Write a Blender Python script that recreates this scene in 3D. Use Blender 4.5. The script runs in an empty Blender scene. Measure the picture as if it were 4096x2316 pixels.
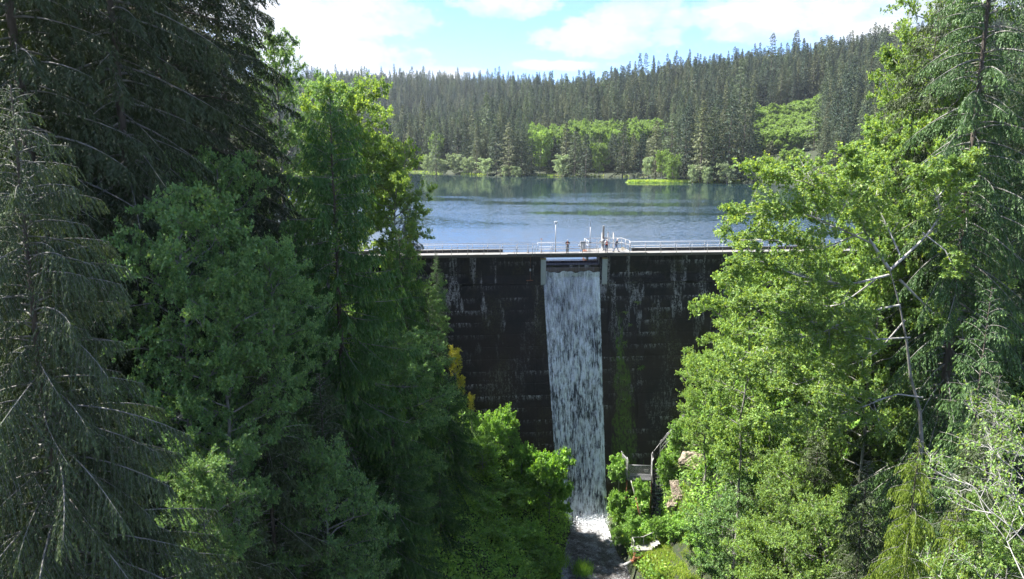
import bpy, math, random
import numpy as np
from mathutils import Vector, Matrix
C = bpy.context.scene.collection
SC = bpy.context.scene
R_ = math.radians
F_PX, CX, CY, PITCH, CAMZ = 2819.0, 2048.0, 1158.0, R_(11.19), 14.0
cp, sp = math.cos(PITCH), math.sin(PITCH)

def at(u, v, Y):
    """world point at ground distance Y along the sight line through photo pixel (u, v)"""
    a, b = (u - CX) / F_PX, (CY - v) / F_PX
    t = Y / (cp + b * sp)
    return Vector((a * t, Y, CAMZ + t * (b * cp - sp)))

# ------------------------------------------------------------------ tagging
def tag(o, label=None, cat=None, group=None, kind=None):
    if label: o['label'] = label
    if cat: o['category'] = cat
    if group: o['group'] = group
    if kind: o['kind'] = kind
    return o
def empty(name, loc=(0, 0, 0), rz=0.0, label=None, cat=None, group=None, kind=None):
    o = bpy.data.objects.new(name, None); C.objects.link(o)
    o.location = loc; o.rotation_euler = (0, 0, rz); o.empty_display_size = .3
    return tag(o, label, cat, group, kind)
def link(name, me, parent=None, loc=None):
    o = bpy.data.objects.new(name, me); C.objects.link(o)
    if parent: o.parent = parent
    if loc is not None: o.location = loc
    return o

# ------------------------------------------------------------------ mesh building
def mesh_tris(name, V, Fc, mat, tone=None, smooth=False):
    V = np.asarray(V, np.float32).reshape(-1, 3); Fc = np.asarray(Fc, np.int32)
    k = Fc.shape[1]
    me = bpy.data.meshes.new(name)
    me.vertices.add(len(V)); me.vertices.foreach_set('co', V.ravel())
    me.loops.add(Fc.size); me.loops.foreach_set('vertex_index', Fc.ravel())
    me.polygons.add(len(Fc))
    me.polygons.foreach_set('loop_start', np.arange(0, Fc.size, k, dtype=np.int32))
    me.polygons.foreach_set('loop_total', np.full(len(Fc), k, np.int32))
    if smooth: me.polygons.foreach_set('use_smooth', np.ones(len(Fc), bool))
    me.update(calc_edges=True)
    if tone is not None:
        at_ = me.attributes.new('tone', 'FLOAT', 'POINT')
        at_.data.foreach_set('value', np.asarray(tone, np.float32).ravel())
    if mat: me.materials.append(mat)
    return me
def nrm(a):
    return a / np.maximum(np.linalg.norm(a, axis=-1, keepdims=True), 1e-9)

class Kites:
    """many small leaf or needle-spray blades gathered into one mesh"""
    def __init__(s): s.V = []; s.T = []
    def add(s, P, D, W, L, hw, tone, fold=0.25, mid=.45):
        P = np.asarray(P).reshape(-1, 3); n = len(P)
        D = nrm(np.asarray(D).reshape(-1, 3)); W = nrm(np.asarray(W).reshape(-1, 3))
        L = np.broadcast_to(np.asarray(L, float).reshape(-1, 1), (n, 1)); hw = np.broadcast_to(np.asarray(hw, float).reshape(-1, 1), (n, 1))
        N = np.cross(D, W)
        M = P + D * L * mid + N * hw * fold
        q = np.stack([P, M + W * hw, P + D * L, M - W * hw], 1)
        s.V.append(q.reshape(-1, 3)); s.T.append(np.repeat(np.broadcast_to(tone, (n,)), 4))
    def n(s): return sum(len(v) for v in s.V) // 4
    def mesh(s, name, mat):
        V = np.concatenate(s.V); n = len(V) // 4
        b = np.arange(n)[:, None] * 4
        F = np.concatenate([b + np.array([[0, 1, 2]]), b + np.array([[0, 2, 3]])], 0)
        return mesh_tris(name, V, F, mat, np.concatenate(s.T))

class Tubes:
    def __init__(s): s.V = []; s.F = []; s.n = 0
    def add(s, P, r, k=5):
        """P (n,m,3) polylines, r (n,m) radii"""
        P = np.asarray(P, float)
        if P.ndim == 2: P = P[None]
        n, m, _ = P.shape
        r = np.broadcast_to(np.asarray(r, float), (n, m))
        T = np.empty_like(P); T[:, 1:-1] = P[:, 2:] - P[:, :-2]; T[:, 0] = P[:, 1] - P[:, 0]; T[:, -1] = P[:, -1] - P[:, -2]
        T = nrm(T)
        ref = np.where(np.abs(T[:, :1, 2:3]) > .9, np.array([1., 0, 0]), np.array([0, 0, 1.]))
        A = nrm(np.cross(T, np.broadcast_to(ref, T.shape))); B = np.cross(T, A)
        th = np.arange(k) * 2 * np.pi / k
        ring = P[:, :, None] + r[:, :, None, None] * (np.cos(th)[:, None] * A[:, :, None] + np.sin(th)[:, None] * B[:, :, None])
        idx = s.n + np.arange(n * m * k).reshape(n, m, k)
        a = idx[:, :-1]; b = idx[:, 1:]
        f = np.stack([a, np.roll(a, -1, 2), np.roll(b, -1, 2), b], -1).reshape(-1, 4)
        s.V.append(ring.reshape(-1, 3)); s.F.append(f); s.n += n * m * k
    def mesh(s, name, mat): return mesh_tris(name, np.concatenate(s.V), np.concatenate(s.F), mat, smooth=True)

class MB:
    """boxes, bars, tubes, lathes and prisms gathered into one part mesh"""
    def __init__(s): s.V = []; s.F = []
    def poly(s, vs, fs):
        o = len(s.V); s.V += [tuple(v) for v in vs]; s.F += [tuple(o + i for i in f) for f in fs]; return s
    def box(s, lo, hi):
        (a, b, c), (d, e, f) = lo, hi
        return s.poly([(a, b, c), (d, b, c), (d, e, c), (a, e, c), (a, b, f), (d, b, f), (d, e, f), (a, e, f)],
                      [(0, 3, 2, 1), (4, 5, 6, 7), (0, 1, 5, 4), (1, 2, 6, 5), (2, 3, 7, 6), (3, 0, 4, 7)])
    def bar(s, p, q, w, h=None, up=(0, 0, 1)):
        h = h or w; p = Vector(p); q = Vector(q); d = (q - p).normalized()
        x = d.cross(Vector(up));
        if x.length < 1e-3: x = d.cross(Vector((0, 1, 0)))
        x.normalize(); y = x.cross(d)
        vs = [b + x * sx * w / 2 + y * sy * h / 2 for b in (p, q) for sx, sy in ((-1, -1), (1, -1), (1, 1), (-1, 1))]
        return s.poly(vs, [(0, 1, 2, 3), (7, 6, 5, 4), (0, 4, 5, 1), (1, 5, 6, 2), (2, 6, 7, 3), (3, 7, 4, 0)])
    def tube(s, pts, r, k=8):
        pts = [Vector(p) for p in pts]; rs = r if isinstance(r, (list, tuple)) else [r] * len(pts)
        rings = []
        for i, p in enumerate(pts):
            d = (pts[min(i + 1, len(pts) - 1)] - pts[max(i - 1, 0)]).normalized()
            x = d.cross(Vector((0, 0, 1)));
            if x.length < 1e-3: x = Vector((1, 0, 0))
            x.normalize(); y = x.cross(d)
            rings.append([p + (x * math.cos(t) + y * math.sin(t)) * rs[i] for t in [2 * math.pi * j / k for j in range(k)]])
        vs = [v for rg in rings for v in rg]; fs = []
        for i in range(len(pts) - 1):
            for j in range(k):
                fs.append((i * k + j, i * k + (j + 1) % k, (i + 1) * k + (j + 1) % k, (i + 1) * k + j))
        fs.append(tuple(range(k))[::-1]); fs.append(tuple((len(pts) - 1) * k + j for j in range(k)))
        return s.poly(vs, fs)
    def lathe(s, c, prof, k=12):
        return s.tube([(c[0], c[1], c[2] + z) for r, z in prof], [r for r, z in prof], k)
    def torus(s, c, R, r, ax=(0, 0, 1), k=16, j=6):
        ax = Vector(ax).normalized(); x = ax.orthogonal().normalized(); y = ax.cross(x); c = Vector(c)
        vs = []; fs = []
        for i in range(k):
            t = 2 * math.pi * i / k; d = x * math.cos(t) + y * math.sin(t)
            for q in range(j):
                w = 2 * math.pi * q / j; vs.append(c + d * (R + r * math.cos(w)) + ax * r * math.sin(w))
        for i in range(k):
            for q in range(j): fs.append((i * j + q, ((i + 1) % k) * j + q, ((i + 1) % k) * j + (q + 1) % j, i * j + (q + 1) % j))
        return s.poly(vs, fs)
    def build(s, name, mat, parent=None, smooth=False, bevel=0, loc=None):
        me = bpy.data.meshes.new(name); me.from_pydata([tuple(v) for v in s.V], [], s.F); me.update()
        if smooth: me.polygons.foreach_set('use_smooth', [True] * len(me.polygons))
        me.materials.append(mat)
        o = link(name, me, parent, loc)
        if bevel:
            m = o.modifiers.new('bevel', 'BEVEL'); m.width = bevel; m.segments = 2; m.limit_method = 'ANGLE'
        return o

# ------------------------------------------------------------------ node helpers
class NT:
    def __init__(s, tree): s.t = tree; tree.nodes.clear()
    def n(s, typ, **kw):
        nd = s.t.nodes.new(typ)
        ins = kw.pop('ins', {})
        for k, v in kw.items(): setattr(nd, k, v)
        for k, v in ins.items(): s.put(nd.inputs[k], v)
        return nd
    def put(s, sock, v):
        if isinstance(v, bpy.types.NodeSocket): s.t.links.new(v, sock)
        elif isinstance(v, (tuple, list)) and sock.type == 'RGBA' and len(v) == 3: sock.default_value = (*v, 1)
        else: sock.default_value = v
    def math(s, op, a, b=None, c=None, clamp=False):
        nd = s.n('ShaderNodeMath', operation=op, use_clamp=clamp)
        for i, x in enumerate((a, b, c)):
            if x is not None: s.put(nd.inputs[i], x)
        return nd.outputs[0]
    def vmath(s, op, a, b=None):
        nd = s.n('ShaderNodeVectorMath', operation=op)
        s.put(nd.inputs[0], a)
        if b is not None: s.put(nd.inputs[1], b)
        return nd.outputs[0]
    def mix(s, f, a, b, mode='MIX'):
        nd = s.n('ShaderNodeMix', data_type='RGBA', blend_type=mode)
        s.put(nd.inputs[0], f); s.put(nd.inputs[6], a); s.put(nd.inputs[7], b); return nd.outputs[2]
    def ramp(s, f, stops, interp='LINEAR'):
        nd = s.n('ShaderNodeValToRGB'); cr = nd.color_ramp; cr.interpolation = interp
        while len(cr.elements) < len(stops): cr.elements.new(.5)
        for e, (p, c) in zip(cr.elements, stops):
            e.position = p; e.color = (*c, 1) if isinstance(c, (tuple, list)) else (c, c, c, 1)
        s.put(nd.inputs[0], f); return nd.outputs[0]
    def noise(s, vec, scale, detail=3, rough=.55, dist=0, out=0):
        nd = s.n('ShaderNodeTexNoise', ins={'Scale': scale, 'Detail': detail, 'Roughness': rough, 'Distortion': dist})
        if vec is not None: s.put(nd.inputs['Vector'], vec)
        return nd.outputs[out]
    def map(s, vec, scale=(1, 1, 1), loc=(0, 0, 0)):
        nd = s.n('ShaderNodeMapping'); s.put(nd.inputs['Vector'], vec); nd.inputs['Scale'].default_value = scale; nd.inputs['Location'].default_value = loc
        return nd.outputs[0]
    def obj(s): return s.n('ShaderNodeTexCoord').outputs['Object']
    def pos(s): return s.n('ShaderNodeNewGeometry').outputs['Position']
    def sep(s, v):
        nd = s.n('ShaderNodeSeparateXYZ'); s.put(nd.inputs[0], v); return nd.outputs
    def comb(s, x, y, z):
        nd = s.n('ShaderNodeCombineXYZ')
        for i, q in enumerate((x, y, z)): s.put(nd.inputs[i], q)
        return nd.outputs[0]
    def bump(s, h, strength, dist=.1):
        return s.n('ShaderNodeBump', ins={'Height': h, 'Strength': strength, 'Distance': dist}).outputs[0]
    def princ(s, **ins):
        return s.n('ShaderNodeBsdfPrincipled', ins={k.replace('_', ' '): v for k, v in ins.items()}).outputs[0]
    def out(s, sh, vol=None):
        o = s.n('ShaderNodeOutputMaterial')
        if sh is not None: s.put(o.inputs['Surface'], sh)
        if vol is not None: s.put(o.inputs['Volume'], vol)

def mat(name):
    m = bpy.data.materials.new(name); m.use_nodes = True
    return m, NT(m.node_tree)

def simple(name, col, rough=.6, var=.25, scale=6, metal=0, dirt=None):
    """painted or raw surface with uneven wear"""
    m, t = mat(name); o = t.obj()
    nz = t.noise(o, scale, 4)
    c = t.mix(nz, tuple(x * (1 - var) for x in col), tuple(min(1, x * (1 + var)) for x in col))
    if dirt:
        k = t.ramp(t.noise(o, scale * .6, 5, .65), [(.5, 0.), (.68, 1.)])
        c = t.mix(k, c, dirt)
    t.out(t.princ(Base_Color=c, Roughness=rough, Metallic=metal, Normal=t.bump(t.noise(o, scale * 4, 3), .25, .02)))
    return m

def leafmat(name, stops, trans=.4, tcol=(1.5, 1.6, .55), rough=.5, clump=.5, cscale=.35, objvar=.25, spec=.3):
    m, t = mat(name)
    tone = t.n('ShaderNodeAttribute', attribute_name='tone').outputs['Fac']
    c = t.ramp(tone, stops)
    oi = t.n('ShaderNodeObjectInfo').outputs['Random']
    nz = t.noise(t.obj(), cscale, 2)
    k = t.math('MULTIPLY_ADD', nz, clump, 1 - clump * .5)
    k = t.math('MULTIPLY', k, t.math('MULTIPLY_ADD', oi, objvar, 1 - objvar * .5))
    c = t.vmath('MULTIPLY', c, t.comb(k, k, k))
    tc = t.vmath('MULTIPLY', c, tcol)
    p = t.princ(Base_Color=c, Roughness=rough, Specular_IOR_Level=spec)
    tr = t.n('ShaderNodeBsdfTranslucent', ins={'Color': tc}).outputs[0]
    mx = t.n('ShaderNodeMixShader', ins={0: trans}); t.put(mx.inputs[1], p); t.put(mx.inputs[2], tr)
    t.out(mx.outputs[0]); return m

def barkmat(name, a, b, scale=4, moss=None):
    m, t = mat(name); o = t.obj()
    nz = t.noise(t.map(o, (1, 1, .35)), scale, 5, .7)
    c = t.mix(t.ramp(nz, [(.35, 0.), (.65, 1.)]), a, b)
    if moss: c = t.mix(t.ramp(t.noise(o, 1.3, 3), [(.55, 0.), (.7, .8)]), c, moss)
    t.out(t.princ(Base_Color=c, Roughness=.85, Normal=t.bump(nz, .5, .03))); return m
# ------------------------------------------------------------------ foliage and bark materials
M = {}
M['alder'] = leafmat('alder_leaf', [(0, (.085, .155, .048)), (.5, (.18, .305, .078)), (1, (.32, .43, .095))], .45, (1.65, 1.4, .5))
M['alder_deep'] = leafmat('deep_green_leaf', [(0, (.055, .125, .045)), (.5, (.14, .26, .085)), (1, (.28, .39, .12))], .35, (1.5, 1.4, .6))  # cooler, darker alder leaf; left-bank skylight shade put into its colour
M['maple'] = leafmat('maple_leaf', [(0, (.08, .17, .04)), (.6, (.18, .33, .07)), (1, (.34, .47, .10))], .45, (1.6, 1.7, .4))
M['hemlock'] = leafmat('hemlock_needle', [(0, (.030, .044, .018)), (.6, (.054, .076, .028)), (1, (.10, .125, .036))], .15, (1.4, 1.5, .6), .6)
M['lichen'] = leafmat('hemlock_needle_with_lichen', [(0, (.038, .058, .024)), (.55, (.074, .108, .042)), (.85, (.135, .17, .065)), (1, (.19, .20, .11))], .15, (1.3, 1.3, .7), .65)
M['spruce'] = leafmat('spruce_needle', [(0, (.030, .062, .022)), (.6, (.064, .12, .036)), (1, (.15, .24, .06))], .15, (1.4, 1.5, .6), .55)
M['cedar'] = leafmat('cedar_spray', [(0, (.028, .070, .020)), (.55, (.060, .130, .034)), (1, (.15, .235, .05))], .3, (1.6, 1.7, .5), .5)
M['gold'] = leafmat('golden_cedar_spray', [(0, (.09, .15, .03)), (.55, (.20, .27, .045)), (1, (.33, .39, .08))], .35, (1.5, 1.5, .5), .5)
M['farcon'] = leafmat('far_conifer_needle', [(0, (.034, .050, .028)), (.5, (.072, .098, .049)), (1, (.15, .18, .082))], .25, (1.2, 1.3, .7), .7, .4, .1, .75)
M['fardark'] = leafmat('dark_far_needle', [(0, (.020, .036, .024)), (.5, (.042, .066, .040)), (1, (.095, .125, .066))], .2, (1.2, 1.3, .7), .7, .4, .1, .6)
M['farolive'] = leafmat('olive_far_needle', [(0, (.046, .056, .028)), (.5, (.098, .112, .055)), (1, (.19, .20, .095))], .2, (1.2, 1.3, .7), .7, .4, .1, .6)
M['farleaf'] = leafmat('far_leaf', [(0, (.11, .17, .05)), (.6, (.185, .27, .075)), (1, (.25, .34, .09))], .4, (1.4, 1.5, .6), .6, .4, .1, .4)
M['paleleaf'] = leafmat('pale_willow_leaf', [(0, (.15, .20, .11)), (.6, (.26, .33, .18)), (1, (.36, .42, .24))], .35, (1.3, 1.35, .7), .6, .4, .15, .4)
M['fern'] = leafmat('fern_frond', [(0, (.05, .09, .02)), (.5, (.11, .18, .03)), (1, (.22, .22, .07))], .35, (1.5, 1.5, .5), .5)
M['shrub'] = leafmat('shrub_leaf', [(0, (.075, .165, .04)), (.6, (.19, .33, .07)), (1, (.34, .46, .10))], .42, (1.6, 1.7, .5), .5)
M['broom'] = leafmat('broom_flower', [(0, (.12, .17, .03)), (.4, (.55, .52, .03)), (1, (.80, .74, .05))], .2, (1.1, 1.1, .5), .6, .2)
M['grass'] = leafmat('grass_blade', [(0, (.12, .21, .04)), (.6, (.27, .38, .07)), (1, (.40, .42, .14))], .4, (1.5, 1.5, .5), .5)
M['bark_pale'] = barkmat('pale_alder_bark', (.17, .165, .15), (.40, .39, .365), 2.2, (.085, .085, .045))
M['bark_mid'] = barkmat('grey_mossy_bark', (.10, .10, .085), (.24, .235, .21), 3, (.07, .075, .03))
M['bark_dark'] = barkmat('dark_conifer_bark', (.05, .04, .03), (.11, .09, .07), 4)
M['twig_grey'] = barkmat('grey_twig', (.16, .15, .13), (.34, .33, .29), 3)
M['twig_white'] = barkmat('bleached_twig', (.34, .33, .30), (.60, .59, .55), 2)

# ------------------------------------------------------------------ conifers
def conifer(seed, H, R, cb, nb, sec, kd, kl, kw, m_leaf, m_limb='twig_grey', hang=.2, a_bot=-12, a_top=38, droop=.22, shp=.75, sec_len=.34, tip=.5, upt=0., sectubes=False, dead=0, side=52, jit=.25, trunk_r=None, drop=.0, kfold=.2):
    rng = np.random.default_rng(seed)
    K = Kites(); TL = Tubes(); TT = Tubes()
    tr = trunk_r or H * .011
    zs = np.linspace(0, H, 9); wob = np.cumsum(rng.normal(0, H * .002, (9, 2)), 0); wob[0] = 0
    trunk = np.stack([wob[:, 0], wob[:, 1], zs], 1)
    TT.add(trunk, np.linspace(tr, .02, 9), 8)
    az0 = rng.random() * 6
    for i in range(nb):
        f = min(.995, (i + rng.random()) / nb)
        if rng.random() < drop: continue
        h = H * (cb + (1 - cb) * f ** 1.05)
        L = max(.25, R * ((1 - f) ** shp) * (.45 + .7 * rng.random()) + .15)
        az = az0 + i * 2.39996 + rng.normal(0, .35)
        a = R_(a_bot + (a_top - a_bot) * f ** 1.6 + rng.normal(0, 7))
        fwd = np.array([math.cos(az), math.sin(az), 0]); sv = np.array([-math.sin(az), math.cos(az), 0])
        c0 = np.array([np.interp(h, zs, trunk[:, 0]), np.interp(h, zs, trunk[:, 1]), h])
        bend = rng.normal(0, .12)
        def P(t):
            t = np.asarray(t)[..., None]
            return c0 + fwd * t * L * math.cos(a) + sv * bend * L * t * t + np.array([0, 0, 1.]) * (t * L * math.sin(a) - droop * L * t ** 1.8 + upt * L * t ** 4)
        bt = np.linspace(0, 1, 7)
        TL.add(P(bt), np.linspace(max(.010, tr * .17 * (L / R) ** .7), .004, 7), 4)
        n2 = max(4, int(L / sec)); t0 = .1 + .12 * (L > 1.5)
        t = np.linspace(t0, 1, n2) + rng.normal(0, .3 / n2, n2); t = np.clip(t, .05, 1)
        sg = np.where(np.arange(n2) % 2, 1., -1.)
        ls = np.minimum(2.2, (sec_len * L * (1.08 - t) ** .7 + .16 * min(L, 1.5))) * (.65 + .6 * rng.random(n2))
        ang = R_(side) * (1 - .55 * t ** 3) + rng.normal(0, .15, n2)
        dn = -(hang * (.5 + rng.random(n2)) + .12)
        tf = nrm(P(np.minimum(1.02, t + .02)) - P(t - .02))
        sd = nrm(tf * np.cos(ang)[:, None] + sv * (sg * np.sin(ang))[:, None] + np.array([0, 0, 1.]) * dn[:, None])
        k = max(3, int(np.mean(ls) / kd))
        u = (np.arange(k) + .6) / k
        uu = np.clip(u[None] + rng.normal(0, .25 / k, (n2, k)), .01, 1.1)
        sag = (.10 + hang * .35) * ls
        base = P(t)[:, None] + sd[:, None] * (ls[:, None] * uu)[..., None]
        base[..., 2] -= sag[:, None] * uu ** 2
        if sectubes:
            q = np.linspace(0, 1, 3)
            pp = P(t)[:, None] + sd[:, None] * (ls[:, None] * q[None])[..., None]; pp[..., 2] -= sag[:, None] * q ** 2
            TL.add(pp, np.broadcast_to(np.array([.0045, .0035, .002]) * (1 + .12 * L), (n2, 3)), 3)
        nb_ = nrm(np.cross(sd, np.array([0, 0, 1.])) + 1e-6)
        s2 = np.where(np.arange(k) % 2, 1., -1.)[None] * np.ones((n2, 1))
        s2[:, -1] = 0
        ka = R_(48) * (1 - .5 * uu ** 2)
        kdv = sd[:, None] * np.cos(ka)[..., None] + nb_[:, None] * (s2 * np.sin(ka))[..., None]
        kdv = kdv + rng.normal(0, jit, kdv.shape); kdv[..., 2] -= hang * (.6 + rng.random((n2, k)))
        kdv = nrm(kdv)
        up = np.array([0, 0, .35]) + rng.normal(0, 1., kdv.shape)
        W = np.cross(kdv, up)
        kls = kl * (.7 + .6 * rng.random((n2, k))) * (1.15 - .4 * uu) * min(1, .45 + .55 * L / (.35 * R))
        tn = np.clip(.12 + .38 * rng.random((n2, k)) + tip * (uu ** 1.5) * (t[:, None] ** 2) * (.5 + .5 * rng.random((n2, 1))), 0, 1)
        K.add(base, kdv, W, kls.reshape(-1), np.repeat(kw * (.8 + .4 * rng.random(n2)), k), tn.reshape(-1), kfold)
    for i in range(dead):                              # bare lower boughs
        h = H * (cb * .3 + .5 * rng.random() * (1 - cb)); az = rng.random() * 6.28; L = R * (.5 + .6 * rng.random())
        t = np.linspace(0, 1, 6)[:, None]
        p = np.array([0, 0, h]) + t * L * np.array([math.cos(az), math.sin(az), -.15]) + np.array([0, 0, -.35 * L]) * t ** 2 + rng.normal(0, .06, (6, 3)) * t
        TL.add(p, np.linspace(.035, .006, 6), 4)
        for j in range(7):
            b0 = p[2 + j % 4]; d = nrm(np.array([math.cos(az), math.sin(az), 0]) + rng.normal(0, .7, 3) + np.array([0, 0, -.5]))
            TL.add(b0 + np.linspace(0, 1, 4)[:, None] * d * .9 + rng.normal(0, .04, (4, 3)), np.linspace(.012, .003, 4), 3)
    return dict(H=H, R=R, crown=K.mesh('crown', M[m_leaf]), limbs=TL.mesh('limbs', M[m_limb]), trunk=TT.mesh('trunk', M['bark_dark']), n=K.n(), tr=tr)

# ------------------------------------------------------------------ broadleaved trees
def resample(p, m):
    p = np.asarray(p, float); d = np.r_[0, np.cumsum(np.linalg.norm(np.diff(p, axis=0), axis=1))]; q = np.linspace(0, d[-1], m)
    return np.stack([np.interp(q, d, p[:, i]) for i in range(3)], 1), d[-1]
def auto_limbs(seed, H, R, cb, n, lean=(0, 0), rise=.55, round_=1.0, top=.16, thick=1.):
    rng = np.random.default_rng(seed)
    zs = np.linspace(0, 1, 9); wob = np.cumsum(rng.normal(0, .012 * H, (9, 2)), 0); wob[0] = 0
    tr = np.stack([wob[:, 0] + lean[0] * zs ** 1.5, wob[:, 1] + lean[1] * zs ** 1.5, zs * H * .97], 1)
    limbs = [(tr[5:], .055 * H / 12, .012, .2)]
    for i in range(n):
        f = ((i + rng.random()) / n) ** .85; h = cb + (.95 * H - cb) * f
        p0 = np.array([np.interp(h, zs * H * .97, tr[:, j]) for j in range(3)])
        prof = math.sqrt(max(0, 1 - ((f - .4) / .66) ** 2)) if f > .4 else .55 + .45 * f / .4
        L = R * (top + (1 - top) * prof) * (.62 + .5 * rng.random())
        az = i * 2.4 + rng.normal(0, .4); t = np.linspace(0, 1, 6)[:, None]
        d = np.array([math.cos(az), math.sin(az), 0.]); el = rise * (.3 + 1.1 * f)
        p = p0 + d * L * t + np.array([0, 0, 1.]) * L * el * t ** .8 + rng.normal(0, .05 * L, (6, 3)) * t ** .7
        limbs.append((p, (.018 + .0075 * L) * thick, .007, .22))
    return tr, limbs
def broadleaf(seed, H, R, limbs, trunk=None, sub_sp=.38, sub_len=.34, twig_n=9, twig_len=.55, leaf_n=15, leaf=.13, lw=.3, m_leaf='alder', m_bark='bark_mid', tipc=.35, m_tr=None, up=.08, tr_r=None, keep=1., spread=.8, bare=0., flat=.3):
    rng = np.random.default_rng(seed + 77)
    K = Kites(); TL = Tubes(); TT = Tubes()
    if trunk is not None: TT.add(resample(trunk, 14)[0], np.linspace(tr_r or H * .013, .03, 14), 8)
    for (p, r0, r1, ls) in limbs:
        p, Ln = resample(p, 11)
        TL.add(p, np.linspace(r0, r1, 11) ** 1.0, 5)
        ns = max(3, int(Ln * (1 - ls) / sub_sp))
        t = ls + (1 - ls) * (np.arange(ns) + rng.random(ns)) / ns
        ix = t * 10; i0 = np.minimum(9, ix.astype(int)); fr = (ix - i0)[:, None]
        o = p[i0] * (1 - fr) + p[i0 + 1] * fr; tg = nrm(p[i0 + 1] - p[i0])
        rd = rng.normal(0, 1, (ns, 3)); rd -= tg * np.sum(rd * tg, 1, keepdims=True); rd = nrm(rd); rd[:, 2] *= flat; rd = nrm(rd)
        sd = nrm(tg * .55 + rd * spread + np.array([0, 0, up]))
        sl = np.maximum(.35, sub_len * max(1.4, min(Ln, 7)) * (1.15 - .75 * t)) * (.6 + .7 * rng.random(ns))
        q = np.linspace(0, 1, 5)
        SP = o[:, None] + sd[:, None] * (sl[:, None] * q)[..., None] + np.cumsum(rng.normal(0, .05, (ns, 5, 3)), 1) * sl[:, None, None] * q[None, :, None]
        SP[..., 2] += .08 * sl[:, None] * q ** 2
        TL.add(SP, np.linspace(1, .3, 5)[None] * (.006 + .008 * sl[:, None]), 4)
        # twigs
        nt = twig_n
        tt = .2 + .8 * (np.arange(nt)[None] + rng.random((ns, nt))) / nt
        ix = tt * 4; i0 = np.minimum(3, ix.astype(int)); fr = (ix - i0)[..., None]
        ar = np.arange(ns)[:, None]
        o2 = SP[ar, i0] * (1 - fr) + SP[ar, i0 + 1] * fr; g2 = nrm(SP[ar, i0 + 1] - SP[ar, i0])
        rd = nrm(rng.normal(0, 1, (ns, nt, 3)) * np.array([1, 1, flat + .15]))
        td = nrm(g2 * .6 + rd * .9 + np.array([0, 0, .1]))
        tl = twig_len * (.5 + .8 * rng.random((ns, nt)))
        kp = (rng.random((ns, nt)) < keep)
        o2 = o2[kp]; td = td[kp]; tl = tl[kp]
        if not len(o2): continue
        q3 = np.linspace(0, 1, 3)
        TW = o2[:, None] + td[:, None] * (tl[:, None] * q3)[..., None]; TW[..., 2] -= .1 * tl[:, None] * q3 ** 2
        TL.add(TW, np.array([.007, .005, .003]) * np.ones((len(o2), 1)), 3)
        lk = rng.random(len(o2)) >= bare
        o2 = o2[lk]; td = td[lk]; tl = tl[lk]
        if not len(o2): continue
        nl = leaf_n; m = len(o2)
        u = .15 + .9 * rng.random((m, nl))
        lp = o2[:, None] + td[:, None] * (tl[:, None] * u)[..., None] + rng.normal(0, .04, (m, nl, 3))
        ld = nrm(td[:, None] * .5 + rng.normal(0, .75, (m, nl, 3)) + np.array([0, 0, -.12]))
        W = np.cross(ld, np.array([0, -.15, .75]) + rng.normal(0, .65, ld.shape))
        lL = leaf * (.6 + .7 * rng.random((m, nl)))
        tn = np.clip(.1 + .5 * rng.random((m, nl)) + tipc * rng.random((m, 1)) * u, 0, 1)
        K.add(lp, ld, W, lL.reshape(-1), (lL * lw).reshape(-1), tn.reshape(-1), .35)
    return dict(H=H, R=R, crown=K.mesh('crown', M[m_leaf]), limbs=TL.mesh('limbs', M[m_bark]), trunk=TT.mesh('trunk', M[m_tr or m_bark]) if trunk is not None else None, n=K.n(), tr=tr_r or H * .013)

def plant(model, name, label, cat, loc, H, R, rz=0., group=None, tilt=(0, 0), smax=1.3):
    """stand one tree: an Empty at its foot, its trunk, limbs and crown as children"""
    e = empty(name, loc, rz, label, cat, group)
    e.rotation_euler = (tilt[0], tilt[1], rz)
    k = R / model['R']; kz = min(max(H / model['H'], .75 * k), smax * k); lift = H - kz * model['H']
    for part in ('trunk', 'limbs', 'crown'):
        if model.get(part):
            o = link(part, model[part], e, (0, 0, lift)); o.scale = (k, k, kz)
    if lift > .3 and model.get('trunk'):
        r = model['tr'] * k
        MB().tube([(.2, .1, 0), (.06, -.05, lift * .5), (0, 0, lift + .1)], [r * 1.35, r * 1.15, r * 1.0], 8).build('lower_trunk', model['trunk'].materials[0], e, True)
    return e
# ------------------------------------------------------------------ terrain
LAKE = np.array([(-27, 95), (-45, 112), (-90, 150), (-170, 220), (-230, 330), (-190, 430), (-110, 462), (-57, 455), (-28, 412), (20, 390), (62, 380), (80, 372), (74, 345), (66, 331), (60, 326), (66, 321), (80, 317), (106, 318), (140, 300), (165, 265), (135, 200), (85, 140), (54, 108), (47, 95)], float)
def poly_sd(x, y, poly=LAKE):
    """signed distance to the shoreline, negative over the water"""
    d = np.full(x.shape, 1e9); inside = np.zeros(x.shape, bool)
    for (ax, ay), (bx, by) in zip(poly, np.roll(poly, -1, 0)):
        ex, ey = bx - ax, by - ay
        t = np.clip(((x - ax) * ex + (y - ay) * ey) / (ex * ex + ey * ey), 0, 1)
        d = np.minimum(d, np.hypot(x - ax - t * ex, y - ay - t * ey))
        c = (ay > y) != (by > y)
        with np.errstate(divide='ignore', invalid='ignore'):
            inside ^= c & (x < ex * (y - ay) / np.where(ey == 0, 1e-9, ey) + ax)
    return np.where(inside, -d, d)
def sstep(a, b, x):
    t = np.clip((x - a) / (b - a), 0, 1); return t * t * (3 - 2 * t)
_rng0 = np.random.default_rng(5)
_ws = [(_rng0.normal(0, 1, 2), _rng0.random() * 6.28) for _ in range(10)]
def rough(x, y, L):
    return sum(np.sin((x * k[0] + y * k[1]) * 6.28 / L * (1 + .17 * i) + p) for i, (k, p) in enumerate(_ws)) / 5
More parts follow.
